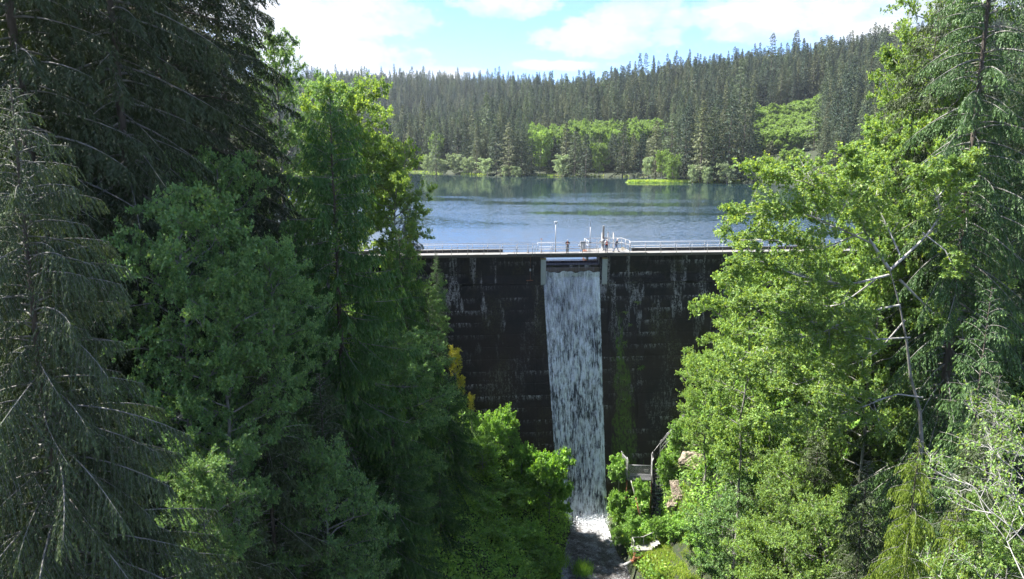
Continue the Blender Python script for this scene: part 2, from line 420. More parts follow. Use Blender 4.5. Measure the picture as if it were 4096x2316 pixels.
def ravine_z(x, y):
    y = np.asarray(y, float); x = np.asarray(x, float)
    bed = -33.0 - .06 * np.clip(78 - y, 0, 80) + np.clip(y - 84, 0, 10) * .1
    xl = np.interp(y, [40, 66, 72, 76, 80, 84], [3, 5.2, 5.6, 6.4, 7.4, 7.4]); xr = np.interp(y, [40, 66, 71, 75, 79, 84], [17, 15.2, 13.3, 12.7, 12.0, 11.7])
    dl = xl - x; dr = x - xr
    zl = np.interp(dl, [0, .8, 3, 8, 15, 24, 34, 50, 130], [0, 1.3, 4, 9, 17, 26.5, 33.5, 36, 52])
    fl = np.interp(y, [60, 72, 78], [2.5, 3.6, 2.0])
    zr = np.interp(dr, [0, .7, 1.2], [0, 1.6, 2.2]) + np.interp(dr, [1.2, 5.5, 8, 13, 21, 33, 60, 130], [0, .6, 6, 14, 22, 30, 36, 50])
    z = bed + np.where(dl > 0, zl, 0) + np.where(dr > 0, zr, 0)
    w = np.clip(np.maximum(dl, dr - 5) / 4, 0, 1)
    return z + w * (.5 * rough(x, y, 14) + .35 * rough(y, x, 5)) + np.where((dl < 0) & (dr < 0), -.25, 0)
def hills_z(x, y):
    d = poly_sd(x, y)
    h1 = np.interp(x, [-400, -220, -150, -60, 10, 120, 250, 420, 600], [12, 10, 12, 28, 52, 63, 75, 90, 102])
    rise = np.interp(d, [0, 6, 60, 330, 700], [0, .02, .10, 1.0, 1.06])
    back = 1 - .75 * sstep(760, 950, y) * sstep(80, -40, x)
    h2 = np.interp(x, [-500, -250, 0, 200], [97, 94, 90, 66]) * sstep(800, 1060, y)
    # wooded banks running in from both sides to the dam
    z = np.where(d > 0, .15 + np.maximum(h1 * rise * back, h2) + .05 * np.clip(d, 0, 10) + 2.0 * rough(x, y, 90) * np.clip(d / 60, 0, 1), -np.clip(-d * .25, 0, 5))
    return z
def ground_z(x, y):
    x = np.asarray(x, float); y = np.asarray(y, float)
    a = ravine_z(x, y); b = hills_z(x, y)
    w = sstep(88, 101, y) * np.ones_like(x)
    b = np.where((y < 110) & (b < 0), np.minimum(b, -1), b)
    return np.where(y > 91.5, np.where((x > -27) & (x < 47) & (y < 101), np.minimum(b, -1.0), a * (1 - w) + b * w), a)
def gz(x, y): return float(ground_z(np.array([x]), np.array([y]))[0])

def make_ground():
    m, t = mat('forest_floor'); p = t.pos()
    n1 = t.noise(p, .35, 4); n2 = t.noise(p, 2.2, 5, .65)
    c = t.mix(t.ramp(n1, [(.4, 0.), (.62, 1.)]), (.018, .028, .010), (.032, .045, .018))
    c = t.mix(t.ramp(n2, [(.5, 0.), (.68, .8)]), c, (.045, .036, .025))
    t.out(t.princ(Base_Color=c, Roughness=.95, Normal=t.bump(n2, .6, .2)))
    xs = np.concatenate([np.arange(-900, -80, 12), np.arange(-80, 90, 1.0), np.arange(90, 900, 12)])
    ys = np.concatenate([np.arange(-40, 50, 3.), np.arange(50, 112, 1.0), np.arange(112, 140, 4), np.arange(140, 1700, 9)])
    X, Y = np.meshgrid(xs, ys)
    Z = ground_z(X, Y)
    V = np.stack([X, Y, Z], -1).reshape(-1, 3)
    i = np.arange(X.size).reshape(X.shape)
    F = np.stack([i[:-1, :-1], i[:-1, 1:], i[1:, 1:], i[1:, :-1]], -1).reshape(-1, 4)
    tag(link('ground', mesh_tris('ground', V, F, m, smooth=True)), kind='structure')
make_ground()

# ------------------------------------------------------------------ lake
def make_lake():
    m, t = mat('lake_water'); p = t.pos()
    s = t.sep(p)
    # wind lanes: patches of ripples between slicks of still water
    lane = t.noise(t.map(p, (.009, .021, 1)), 1.0, 4, .55, 1.0)
    lane2 = t.noise(t.map(p, (.02, .055, 1), (7, 3, 0)), 1.0, 2)
    far = t.math('MULTIPLY_ADD', s[1], -.0026, .62)
    k = t.math('ADD', t.math('MULTIPLY_ADD', lane, 1.5, -.75), t.math('ADD', far, t.math('MULTIPLY_ADD', lane2, .6, -.3)))
    k = t.ramp(k, [(.04, .06), (.22, .55), (.50, 1.)])
    r1 = t.noise(t.map(p, (1.0, 2.6, 1)), .9, 4, .6)
    r2 = t.noise(t.map(p, (1.0, 1.8, 1), (3, 9, 0)), .28, 2)
    h = t.math('ADD', r1, t.math('MULTIPLY', r2, 1.2))
    cx = t.sep(t.noise(t.map(p, (1.0, 1.7, 1)), 3.2, 3, .6, 0, 1)); c2 = t.sep(t.noise(t.map(p, (1.0, 1.6, 1), (5, 2, 0)), .9, 2, .5, 0, 1))
    amp = t.math('MULTIPLY_ADD', k, .72, .008)
    def wob(i): return t.math('MULTIPLY', t.math('ADD', t.math('SUBTRACT', cx[i], .5), t.math('MULTIPLY', t.math('SUBTRACT', c2[i], .5), .6)), amp)
    nb = t.vmath('NORMALIZE', t.comb(t.math('MULTIPLY', wob(0), .7), t.math('MULTIPLY_ADD', t.math('ABSOLUTE', wob(1)), -1.25, t.math('MULTIPLY', wob(1), .75)), 1.))
    b = t.princ(Base_Color=(.010, .024, .028), Roughness=t.math('MULTIPLY_ADD', k, .08, .04), IOR=4.5, Normal=nb)
    t.out(b)
    V = [(x, y, 0) for x, y in ((-32, 88.0), (45.4, 93.8), (300, 120), (300, 500), (-300, 500), (-300, 120))]
    tag(link('lake_water', mesh_tris('lake_water', V, [(0, 1, 2, 3, 4, 5)], m)), kind='structure')
make_lake()

# ------------------------------------------------------------------ sky, sun, camera
SUN = Vector((-.56, .12, .80)).normalized()
def make_sky():
    w = bpy.data.worlds.new('World'); SC.world = w; w.use_nodes = True
    t = NT(w.node_tree)
    el = math.asin(SUN.z); az = math.atan2(SUN.x, SUN.y)
    sky = t.n('ShaderNodeTexSky', sky_type='NISHITA', sun_disc=False, sun_elevation=el, sun_rotation=az, air_density=1.0, dust_density=.4, ozone_density=1.6, altitude=50).outputs[0]
    d = t.n('ShaderNodeTexCoord').outputs['Generated']
    x, y, z = t.sep(d)
    az_ = t.math('MULTIPLY', t.math('ARCTAN2', x, y), 180 / math.pi)
    el_ = t.math('MULTIPLY', t.math('ARCSINE', z), 180 / math.pi)
    q = t.comb(az_, t.math('MULTIPLY', el_, 1.7), 0.)
    warp = t.noise(q, .12, 6, .6)
    warp2 = t.noise(t.vmath('ADD', q, (37., 11., 0.)), .45, 6, .62)
    total = None
    def cloud(u, v, ru, rv, amp=1.):
        nonlocal total
        D = (at(u, v, 100) - Vector((0, 0, CAMZ))).normalized()
        a, e = math.degrees(math.atan2(D.x, D.y)), math.degrees(math.asin(D.z))
        k = 180 / math.pi / F_PX
        dx = t.math('DIVIDE', t.math('SUBTRACT', az_, a), ru * k); dy = t.math('DIVIDE', t.math('SUBTRACT', el_, e), rv * k)
        g = t.math('SUBTRACT', 1.0, t.math('ADD', t.math('MULTIPLY', dx, dx), t.math('MULTIPLY', dy, dy)))
        g = t.math('MAXIMUM', g, -1.5)
        g = t.math('MULTIPLY', g, amp)
        total = g if total is None else t.math('MAXIMUM', total, g)
    for c in ((1180, 60, 560, 130), (1250, 235, 480, 110), (900, -120, 800, 160), (1600, 300, 420, 42), (2020, 8, 230, 62), (2440, 150, 300, 95), (2540, 70, 230, 75),
              (3180, 50, 420, 95), (3560, 130, 330, 70), (2300, 260, 300, 22, .5), (300, 200, 700, 260), (3900, -60, 500, 140), (2300, -260, 900, 90), (2300, -800, 2600, 300), (1400, -1500, 1800, 300, .8)):  # the wide cloud above the view is added for white lake reflections
        cloud(*c)
    # scattered cumulus out of view, added as fill light for the shaded foliage
    gen = t.math('MULTIPLY_ADD', t.noise(t.map(d, (1, 1, 1.6)), 2.6, 5, .6), 4.0, -1.8)
    high = t.ramp(t.math('DIVIDE', el_, 90.), [(.17, 0.), (.24, 1.)])
    side = t.math('GREATER_THAN', t.math('ABSOLUTE', az_), 42.)
    gen = t.math('MULTIPLY_ADD', t.math('SUBTRACT', 1., t.math('MAXIMUM', high, side)), -3., gen)
    total = t.math('MAXIMUM', total, gen)
    f = t.math('ADD', t.math('MULTIPLY', total, .55), t.math('ADD', t.math('MULTIPLY_ADD', warp, 1.5, -.75), t.math('MULTIPLY_ADD', warp2, .95, -.47)))
    m = t.ramp(f, [(-.0, 0.), (.22, .5), (.6, 1.)], 'EASE')
    shade = t.noise(t.vmath('ADD', q, (5., 3., 0.)), .16, 4, .55)
    bright = t.ramp(shade, [(.36, (2.15, 2.3, 2.55)), (.60, (3.3, 3.3, 3.3))])
    skyc = t.vmath('MULTIPLY', sky, (.44, .56, .84))
    col = t.mix(t.math('MULTIPLY', m, .97), skyc, bright)
    bg = t.n('ShaderNodeBackground', ins={'Color': col, 'Strength': SKY_STRENGTH})
    o = t.n('ShaderNodeOutputWorld'); t.put(o.inputs['Surface'], bg.outputs[0])
    L = bpy.data.lights.new('sun', 'SUN'); L.energy = SUN_STRENGTH; L.angle = R_(.53); L.color = (1, .955, .88)
    s = bpy.data.objects.new('sun', L); C.objects.link(s); s.rotation_euler = SUN.to_track_quat('Z', 'Y').to_euler()
    s.location = (-60, 20, 120)
SKY_STRENGTH, SUN_STRENGTH, EXPOSURE = .10, 5.0, 2.05
make_sky()
cam = bpy.data.cameras.new('camera'); cam.sensor_width = 36; cam.lens = 36 * F_PX / 4096; cam.clip_end = 5000; cam.clip_start = .2
co = bpy.data.objects.new('camera', cam); C.objects.link(co); co.location = (0, 0, CAMZ); co.rotation_euler = (R_(90) - PITCH, 0, 0)
SC.camera = co
SC.view_settings.view_transform = 'Standard'; SC.view_settings.look = 'None'; SC.view_settings.exposure = EXPOSURE; SC.view_settings.gamma = 1; SC.view_settings.use_curve_mapping = False
SC.render.engine = 'CYCLES'
cy = SC.cycles
cy.max_bounces = 6; cy.diffuse_bounces = 3; cy.glossy_bounces = 3; cy.transmission_bounces = 3; cy.transparent_max_bounces = 6; cy.volume_bounces = 0
cy.sample_clamp_indirect = 6; cy.use_denoising = True; cy.use_adaptive_sampling = True; cy.adaptive_threshold = .02
SC.render.use_persistent_data = False

def make_haze():
    m, t = mat('air_haze')
    v = t.n('ShaderNodeVolumePrincipled', ins={'Color': (.80, .90, 1.0), 'Density': HAZE, 'Anisotropy': .3})
    t.out(None, v.outputs[0])
    x0, x1, y0, y1, z0, z1 = -905, 905, -45, 1715, -62, 205
    V = [(x, y, z) for z in (z0, z1) for x, y in ((x0, y0), (x1, y0), (x1, y1), (x0, y1))]
    tag(link('haze', mesh_tris('haze', V, [(0, 3, 2, 1), (4, 5, 6, 7), (0, 1, 5, 4), (1, 2, 6, 5), (2, 3, 7, 6), (3, 0, 4, 7)], m)), kind='stuff')
HAZE = .00007
make_haze()
# ------------------------------------------------------------------ dam frame: x along the crest, y upstream, z up (lake level 0)
DA = R_(4.4); DO = Vector((7.65, 90.0, 0))
DM = Matrix.Translation(DO) @ Matrix.Rotation(DA, 4, 'Z'); DI = DM.inverted()
def face_y(z): return -.25 if z > -1.8 else -.25 - .22 * (-1.8 - z)
def on_face(u, v, off=0.0):
    """dam-frame point where the sight line through a photo pixel meets the downstream face"""
    lo, hi = 60., 110.
    for _ in range(50):
        mid = (lo + hi) / 2; p = DI @ at(u, v, mid)
        if p.y > face_y(p.z) - off: hi = mid
        else: lo = mid
    return DI @ at(u, v, lo)
def on_y(u, v, ly):
    lo, hi = 60., 130.
    for _ in range(50):
        mid = (lo + hi) / 2
        if (DI @ at(u, v, mid)).y > ly: hi = mid
        else: lo = mid
    return DI @ at(u, v, lo)
def droot(name, label, cat, group=None, at_=(0, 0, 0)):
    e = empty(name, DM @ Vector(at_), DA, label, cat, group); return e

# ------------------------------------------------------------------ materials of the works
def dam_face_mat():
    m, t = mat('stained_dam_concrete'); o = t.obj(); x, y, z = t.sep(o)
    big = t.noise(t.map(o, (.12, .12, .10)), 1, 4)
    fine = t.noise(t.map(o, (2.2, 2.2, 1.4)), 1, 5, .7)
    base = t.mix(t.ramp(t.math('DIVIDE', z, -34.), [(.1, 0.), (.4, 1.)]), (.008, .0072, .0062), (.029, .020, .0135))
    base = t.mix(t.ramp(big, [(.42, 0.), (.6, .8)]), base, (.010, .0095, .0095))
    base = t.mix(t.ramp(fine, [(.45, 0.), (.75, .55)]), base, (.030, .024, .018))
    gr = t.noise(t.map(o, (6, 6, 5)), 1, 4, .7)
    # thin pour joints and lime bleeding out of them
    zz = t.math('ADD', t.math('DIVIDE', z, 1.53), t.math('MULTIPLY_ADD', t.noise(t.map(o, (.9, .9, .2)), 1, 3), .10, -.05))
    fr = t.math('FRACT', zz)
    lift = t.math('FLOOR', zz)
    bleed = t.ramp(fr, [(.55, 0.), (.93, .9), (.985, 1.), (1., 0.)])
    patch = t.noise(t.comb(t.math('MULTIPLY', x, .16), t.math('MULTIPLY', lift, 3.7), 0.), 1.0, 2)
    strk = t.noise(t.map(o, (3.2, 3.2, .45)), 1, 4, .7)
    a = t.math('MULTIPLY', bleed, t.ramp(patch, [(.465, 0.), (.59, 1.)]))
    a = t.math('MULTIPLY', a, t.ramp(t.math('ADD', t.math('MULTIPLY', strk, .6), t.math('MULTIPLY', gr, .4)), [(.48, 0.), (.62, 1.)]))
    # long pale runs under the crest, broad bleached patches lower down
    runs = t.ramp(t.noise(t.map(o, (.75, .75, .05)), 1, 3, .6), [(.54, 0.), (.61, 1.)])
    top = t.ramp(t.math('DIVIDE', z, -34.), [(.0, .75), (.18, .75), (.27, .25), (.42, .0)])
    b = t.math('MULTIPLY', t.math('MULTIPLY', runs, top), t.ramp(t.math('ADD', t.math('MULTIPLY', strk, .5), t.math('MULTIPLY', gr, .5)), [(.46, 0.), (.58, 1.)]))
    pt = t.ramp(t.noise(t.map(o, (.22, .22, .14), (3, 0, 8)), 1, 2), [(.55, 0.), (.68, .7)])
    c = t.math('MULTIPLY', pt, t.ramp(t.math('ADD', t.math('MULTIPLY', strk, .5), t.math('MULTIPLY', gr, .5)), [(.5, 0.), (.62, .6)]))
    lime = t.math('MAXIMUM', a, t.math('MAXIMUM', b, c))
    col = t.mix(t.math('MULTIPLY', lime, .85), base, (.40, .385, .37))
    # moss fed by the seep right of the spillway, thin olive growth further left
    mossx = t.math('ABSOLUTE', t.math('SUBTRACT', x, t.math('MULTIPLY_ADD', z, -.018, 6.1)))
    mw = t.math('MULTIPLY_ADD', t.math('SUBTRACT', -5., z), .075, .3)
    mo = t.math('SUBTRACT', mw, mossx)
    mo = t.math('ADD', mo, t.math('MULTIPLY_ADD', t.noise(t.map(o, (1.4, 1.4, .45)), 1, 5, .7), 4.2, -2.1))
    mo = t.math('MULTIPLY', t.ramp(mo, [(.0, 0.), (.35, 1.)]), t.ramp(t.math('DIVIDE', z, -34.), [(.16, 0.), (.24, 1.), (.62, 1.), (.9, .35)]))
    mo = t.math('MULTIPLY', mo, t.ramp(t.noise(t.map(o, (3.6, 3.6, 1.5), (2, 0, 5)), 1, 4, .7), [(.40, .05), (.58, 1.)]))
    col = t.mix(mo, col, t.mix(fine, (.022, .052, .006), (.10, .17, .016)))
    ol = t.math('MULTIPLY', t.ramp(t.noise(t.map(o, (.25, .25, .12), (9, 0, 2)), 1, 3), [(.52, 0.), (.66, .7)]), t.ramp(gr, [(.45, 0.), (.6, 1.)]))
    col = t.mix(ol, col, (.062, .060, .020))
    h = t.math('ADD', fine, t.math('MULTIPLY', t.ramp(fr, [(.0, 0.), (.03, 1.), (.97, 1.), (1., 0.)]), .7))
    t.out(t.princ(Base_Color=col, Roughness=t.math('MULTIPLY_ADD', lime, .25, .62), Normal=t.bump(h, .6, .06), Specular_IOR_Level=.2))
    return m
def concrete(name, a, b, stain=(.03, .03, .028), amt=.5):
    m, t = mat(name); o = t.obj()
    n = t.noise(o, 1.4, 5, .65); g = t.noise(o, 9, 4, .7)
    c = t.mix(g, a, b)
    c = t.mix(t.ramp(n, [(amt, 0.), (amt + .2, 1.)]), c, stain)
    t.out(t.princ(Base_Color=c, Roughness=.85, Normal=t.bump(g, .4, .03))); return m
M['face'] = dam_face_mat()
M['deck'] = concrete('walkway_concrete', (.14, .135, .125), (.21, .205, .19), (.085, .07, .06), .55)
M['beam'] = concrete('mossy_beam_concrete', (.05, .045, .04), (.11, .10, .085), (.018, .017, .015), .42)
M['edge'] = concrete('rusty_mossy_edge', (.05, .042, .034), (.12, .10, .08), (.16, .07, .025), .56)
M['pier'] = concrete('grey_green_pier_concrete', (.26, .28, .26), (.38, .40, .37), (.12, .12, .10), .62)
M['parapet'] = concrete('dark_parapet', (.035, .033, .03), (.09, .085, .08), (.015, .014, .013), .5)
M['rail'] = simple('galvanised_pipe', (.34, .34, .345), .5, .12, 8, .25, (.24, .21, .19))
M['steel_dark'] = simple('dark_steel', (.10, .10, .105), .5, .3, 8, .4)
M['white_paint'] = simple('white_painted_steel', (.24, .24, .235), .5, .08, 5, 0, (.16, .15, .14))
M['grey_paint'] = simple('grey_painted_cabinet', (.36, .37, .38), .5, .1, 5)
M['rust'] = simple('rusty_iron', (.20, .075, .035), .85, .45, 7, .1, (.09, .035, .02))
M['yellow'] = simple('yellow_paint', (.62, .40, .03), .5, .15, 6)
M['wood'] = simple('weathered_board', (.26, .25, .235), .8, .2, 5, 0, (.16, .15, .14))
M['lens'] = simple('lamp_lens', (.7, .72, .74), .2, .05, 5)

# ------------------------------------------------------------------ dam body
dam = droot('dam', 'tall black stained concrete dam holding back the lake', 'dam')
def prism_x(mb, x0, x1, prof):
    """profile of (y, z) points swept along x"""
    n = len(prof)
    vs = [(x, y, z) for x in (x0, x1) for y, z in prof]
    fs = [tuple(range(n)), tuple(range(2 * n - 1, n - 1, -1))] + [(i, n + i, n + (i + 1) % n, (i + 1) % n) for i in range(n)]
    return mb.poly(vs, fs)
SX0, SX1 = -3.62, 3.70                                # spillway opening
zb = -36.
fy = face_y(zb)
b = MB()
prism_x(b, -42, SX0, [(2.0, .62), (-.25, .62), (-.25, -1.8), (fy, zb), (2.0, zb)])
prism_x(b, SX1, 46, [(2.0, .62), (-.25, .62), (-.25, -1.8), (fy, zb), (2.0, zb)])
prism_x(b, SX0, SX1, [(2.0, -.55), (-.15, -.55), (-.25, -1.8), (fy, zb), (2.0, zb)])
b.build('downstream_face', M['face'], dam)
# construction ledge, training ribs either side of the fall
b = MB()
zl = on_face(1900, 1137).z
yl = face_y(zl)
for x0, x1 in ((-41.9, SX0 - 1.2), (SX1 + 1.2, 45.9)):
    prism_x(b, x0, x1, [(yl + .05, zl + .09), (yl - .10, zl + .05), (yl - .10, zl - .06), (yl + .05, zl - .12)])
b.build('ledge', M['face'], dam)
def face_rib(xa, xb, z0, z1, th=.09, name='training_rib'):
    mb = MB(); vs = []
    for z in (z0, z1):
        for x in (xa, xb):
            vs += [(x, face_y(z) + .05, z), (x, face_y(z) - th, z)]
    mb.poly(vs, [(0, 2, 3, 1), (1, 3, 7, 5), (4, 5, 7, 6), (0, 1, 5, 4), (2, 6, 7, 3), (0, 4, 6, 2)])
    return mb.build(name, M['face'], dam)
face_rib(-4.9, -4.25, -5.3, -33.5); face_rib(4.85, 5.45, -5.3, -33.5); face_rib(8.3, 8.8, -6.5, -33.5, .07)
# walkway slab, moss-lipped edge beam
b = MB(); b.box((-42.0, -.62, .93), (46, 1.25, 1.0)); b.build('walkway', M['deck'], dam)
b = MB(); b.box((-42.0, -.60, .623), (46, 1.2, .927)); b.build('edge_beam', M['edge'], dam)
b = MB(); b.box((SX0 - .4, -.50, .50), (SX1 + .4, .1, .62)); b.build('bridge_beam', M['beam'], dam)
b = MB(); b.box((-9.3 + 1.0, -.66, .86), (16.0 - 6.2, -.625, 1.06)); b.build('toe_board', M['steel_dark'], dam)
p0 = on_y(2012, 1000, 1.27).x; p1 = on_y(2528, 1000, 1.27).x
b = MB(); b.box((-42, 1.27, .80), (p0, 1.75, 1.42)); b.box((p1, 1.27, .80), (46, 1.75, 1.40)); b.build('parapet', M['parapet'], dam, bevel=.03)
# gate-operator platform standing out into the lake
b = MB(); b.box((2.35, 1.253, .80), (8.0, 4.3, .995)); b.build('platform_slab', M['deck'], dam)
b = MB(); b.box((2.25, 1.26, .30), (2.345, 4.3, 1.04)); b.build('rusty_fascia', M['rust'], dam)
for x in (2.6, 7.6):
    b = MB(); b.box((x, 3.6, -4), (x + .3, 3.9, .795)); b.build('platform_pile', M['beam'], dam)
# piers at both sides of the opening, mossy caps
def pier(x0, x1, ztop, zbot):
    mb = MB()
    prism_x(mb, x0, x1, [(.0, ztop), (-.62, ztop), (-.60, zbot + .25), (-.5, zbot), (.0, zbot)])
    o = mb.build('pier', M['pier'], dam)
    c = MB(); c.box((x0 - .06, -.72, ztop + .003), (x1 + .06, -.02, ztop + .14)); c.build('pier_cap', simple('ochre_mossy_cap', (.24, .17, .05), .95, .5, 5, 0, (.08, .08, .03)), o, bevel=.04)
q = on_y(2163, 1037, -.6)
pier(SX0 - .38, SX0 + .26, .28, -3.15)
pier(SX1 + .28, SX1 + .92, .28, -3.15)
b = MB(); b.box((SX1 - .12, .1, -2.0), (SX1 + .1, .8, .295)); b.build('stop_log_guide', M['white_paint'], dam)
# curved crest gate with its film of brown water
m, t = mat('brown_water_film'); o = t.obj(); x, y, z = t.sep(o)
st = t.noise(t.map(o, (5.5, 1, .25)), 1, 4, .6)
c = t.mix(t.ramp(t.math('DIVIDE', z, -1.4), [(.15, 0.), (.75, 1.)]), (.028, .026, .040), (.050, .032, .020))
c = t.mix(t.ramp(st, [(.5, 0.), (.75, .55)]), c, (.15, .14, .16))
t.out(t.princ(Base_Color=c, Roughness=.16, Normal=t.bump(st, .5, .05))); M['film'] = m
b = MB()
prof = [(1.6, -.03), (.62, -.04), (.36, -.06), (.14, -.14), (.0, -.30), (-.10, -.55), (-.20, -.95), (-.30, -1.42), (-.22, -1.47), (.0, -1.0), (.1, -.5), (1.6, -.5)]
prism_x(b, SX0 + .262, SX1 - .125, prof); b.build('crest_gate', M['film'], dam, smooth=False)

# ------------------------------------------------------------------ waterfall
def water_mats():
    m, t = mat('falling_water'); o = t.obj(); x, y, z = t.sep(o)
    # sheets of foam that slide down with ragged tongues at their lower edge
    col = t.noise(t.comb(t.math('MULTIPLY', x, 1.9), 0., t.math('MULTIPLY', z, .13)), 1, 3, .6)
    col2 = t.noise(t.comb(t.math('MULTIPLY', x, 7.), 3., t.math('MULTIPLY', z, .2)), 1, 3, .6)
    def sheet(per, a, ph):
        f = t.math('FRACT', t.math('ADD', t.math('ADD', t.math('MULTIPLY', z, 1 / per), t.math('MULTIPLY', col, a)), t.math('MULTIPLY_ADD', col2, 1.3, ph)))
        return t.ramp(f, [(0., .0), (.03, 1.), (.45, .62), (1., .0)])
    s1 = sheet(5.2, 5.0, 0.); s2 = sheet(2.6, 7.0, .37)
    low = t.ramp(t.math('DIVIDE', z, -33.), [(.05, 0.), (.38, 1.)])
    fine = t.noise(t.map(o, (10, 10, .42)), 1, 4, .65)
    strip = t.noise(t.map(o, (3.4, 3.4, .05)), 1, 3, .6)
    grit = t.noise(t.map(o, (11, 11, 7)), 1, 3, .7)
    sh = t.math('MAXIMUM', s1, t.math('MULTIPLY', s2, .45))
    topm = t.math('ADD', t.math('MULTIPLY', strip, .9), t.math('MULTIPLY', grit, .35))
    f = t.math('ADD', t.math('MULTIPLY', t.math('SUBTRACT', 1., low), t.math('SUBTRACT', topm, .20)), t.math('MULTIPLY', low, t.math('MULTIPLY_ADD', sh, .75, .08)))
    lace = t.noise(t.map(o, (2.3, 2.3, .75)), 1, 5, .72, .3)
    f = t.math('ADD', f, t.math('MULTIPLY', low, t.math('MULTIPLY_ADD', lace, 3.2, -1.6)))
    f = t.math('ADD', f, t.math('MULTIPLY_ADD', t.noise(t.map(o, (.5, .5, .13), (4, 0, 0)), 1, 3), 1.3, -.65))
    f = t.math('ADD', f, t.math('MULTIPLY_ADD', fine, .45, -.22))
    f = t.math('ADD', f, t.math('MULTIPLY_ADD', grit, .5, -.25))
    # the right-hand edge runs thin and dark
    c = t.mix(t.ramp(f, [(.05, 0.), (.8, 1.)]), (.035, .042, .055), (.80, .83, .86))
    h = t.math('ADD', f, fine)
    t.out(t.princ(Base_Color=c, Roughness=.35, Normal=t.bump(h, .7, .12), Specular_IOR_Level=.4)); M['fall'] = m
    m, t = mat('white_water'); o = t.obj(); x, y, z = t.sep(o)
    g = t.noise(o, 1.6, 5, .72, .8); g2 = t.noise(o, 7, 4, .7)
    k = t.n('ShaderNodeAttribute', attribute_name='tone').outputs['Fac']
    g3 = t.noise(o, 4.2, 3, .8, 1.5)
    f = t.math('ADD', t.math('ADD', t.math('MULTIPLY', g, .9), t.math('ADD', t.math('MULTIPLY', g2, .5), t.math('MULTIPLY', g3, .9))), t.math('SUBTRACT', k, 1.38))
    c = t.mix(t.ramp(f, [(.05, 0.), (.6, 1.)]), (.050, .045, .043), (.62, .64, .66))
    t.out(t.princ(Base_Color=c, Roughness=.3, Normal=t.bump(t.math('ADD', g, g2), .8, .25))); M['white'] = m
water_mats()
LEFT = [(2172, 1084), (2176, 1160), (2187, 1352), (2200, 1550), (2214, 1750), (2228, 1940), (2244, 2060)]
RIGHT = [(2398, 1080), (2400, 1160), (2405, 1352), (2411, 1550), (2417, 1750), (2423, 1940), (2432, 2060)]
def make_fall():
    rng = np.random.default_rng(3)
    rows, colsN = 150, 90
    zl = [on_face(*p).z for p in LEFT]; xl = [on_face(*p).x for p in LEFT]; zr = [on_face(*p).z for p in RIGHT]; xr = [on_face(*p).x for p in RIGHT]
    V = []
    colz = np.convolve(rng.normal(0, 1, colsN + 8), np.ones(4) / 4, 'same')
    for i in range(rows):
        z = -1.38 + (max(zl[-1], zr[-1]) + 1.38 - 1.8) * i / (rows - 1)
        x0 = np.interp(-z, [-q for q in zl], xl); x1 = np.interp(-z, [-q for q in zr], xr)
        for j in range(colsN):
            s = j / (colsN - 1)
            lip = .10 * math.sin(s * 17 + 1) + .06 * math.sin(s * 41) if i == 0 else 0
            d = .16 + .05 * colz[j + 4] + .05 * math.sin(z * 3.1 + colz[j + 4] * 5) + rng.normal(0, .012)
            e = min(s, 1 - s); d *= min(1, e * 14 + .1)
            V.append((x0 + (x1 - x0) * s + rng.normal(0, .01), face_y(z) - d - (.10 if i < 3 else 0), z + lip))
    i = np.arange(rows * colsN).reshape(rows, colsN)
    F = np.stack([i[:-1, :-1], i[1:, :-1], i[1:, 1:], i[:-1, 1:]], -1).reshape(-1, 4)
    o = link('waterfall', mesh_tris('waterfall', V, F, M['fall'], smooth=True)); o.matrix_world = DM
    tag(o, 'sheet of white falling water spilling down the dam face', 'waterfall', kind='structure')
make_fall()
def make_stream():
    """apron of white water at the foot of the fall and the shallow riffle below it"""
    xs = np.linspace(2, 18, 110); ys = np.linspace(62, 84.2, 150)
    X, Y = np.meshgrid(xs, ys)
    bed = -33.0 - .06 * np.clip(78 - Y, 0, 80) + np.clip(Y - 84, 0, 10) * .1
    Z = bed + .38 + .06 * rough(X, Y, 1.7) + .05 * rough(Y, X, .8)
    foot = sstep(78.5, 84, Y); mid = np.exp(-((X - 9.9) / 1.9) ** 2)
    Z += foot ** 2 * mid * .25 * (1 + .5 * rough(X, Y, .9)) + foot * (.10 * rough(X, Y, .55) + .07 * rough(Y, X, .32))
    tone = .29 + .36 * foot * mid + .30 * np.exp(-((X - 12.2 - (80 - Y) * .18) / 1.3) ** 2) * sstep(70, 80, Y) + .25 * np.exp(-((X - (6.0 + .0 * Y)) / .5) ** 2) + .12 * rough(X, Y, 4)
    i = np.arange(X.size).reshape(X.shape)
    F = np.stack([i[:-1, :-1], i[:-1, 1:], i[1:, 1:], i[1:, :-1]], -1).reshape(-1, 4)
    tag(link('stream_water', mesh_tris('stream_water', np.stack([X, Y, Z], -1).reshape(-1, 3), F, M['white'], tone.ravel(), True)), kind='structure')
make_stream()
def make_spray():
    r = np.random.default_rng(6); n = 2600; K = Kites()
    s = r.random(n); x = 7.3 + 5.6 * s; y = 83.3 - np.abs(r.normal(0, 1.1, n)); lift = np.abs(r.normal(0, .38, n)) * np.exp(-(83.3 - y) / 2)
    z = -33 + np.clip(y - 84, 0, 9) * .1 + .45 + lift + .25 * sstep(79, 83.5, y)
    K.add(np.stack([x, y, z], 1), r.normal(0, 1, (n, 3)) + np.array([0, 0, .6]), r.normal(0, 1, (n, 3)), .05 + .16 * r.random(n) ** 2, .02 + .05 * r.random(n), r.random(n))
    m, t = mat('spray'); t.out(t.princ(Base_Color=(.75, .78, .8), Roughness=.4)); tag(link('spray', K.mesh('spray', m)), kind='stuff')
make_spray()

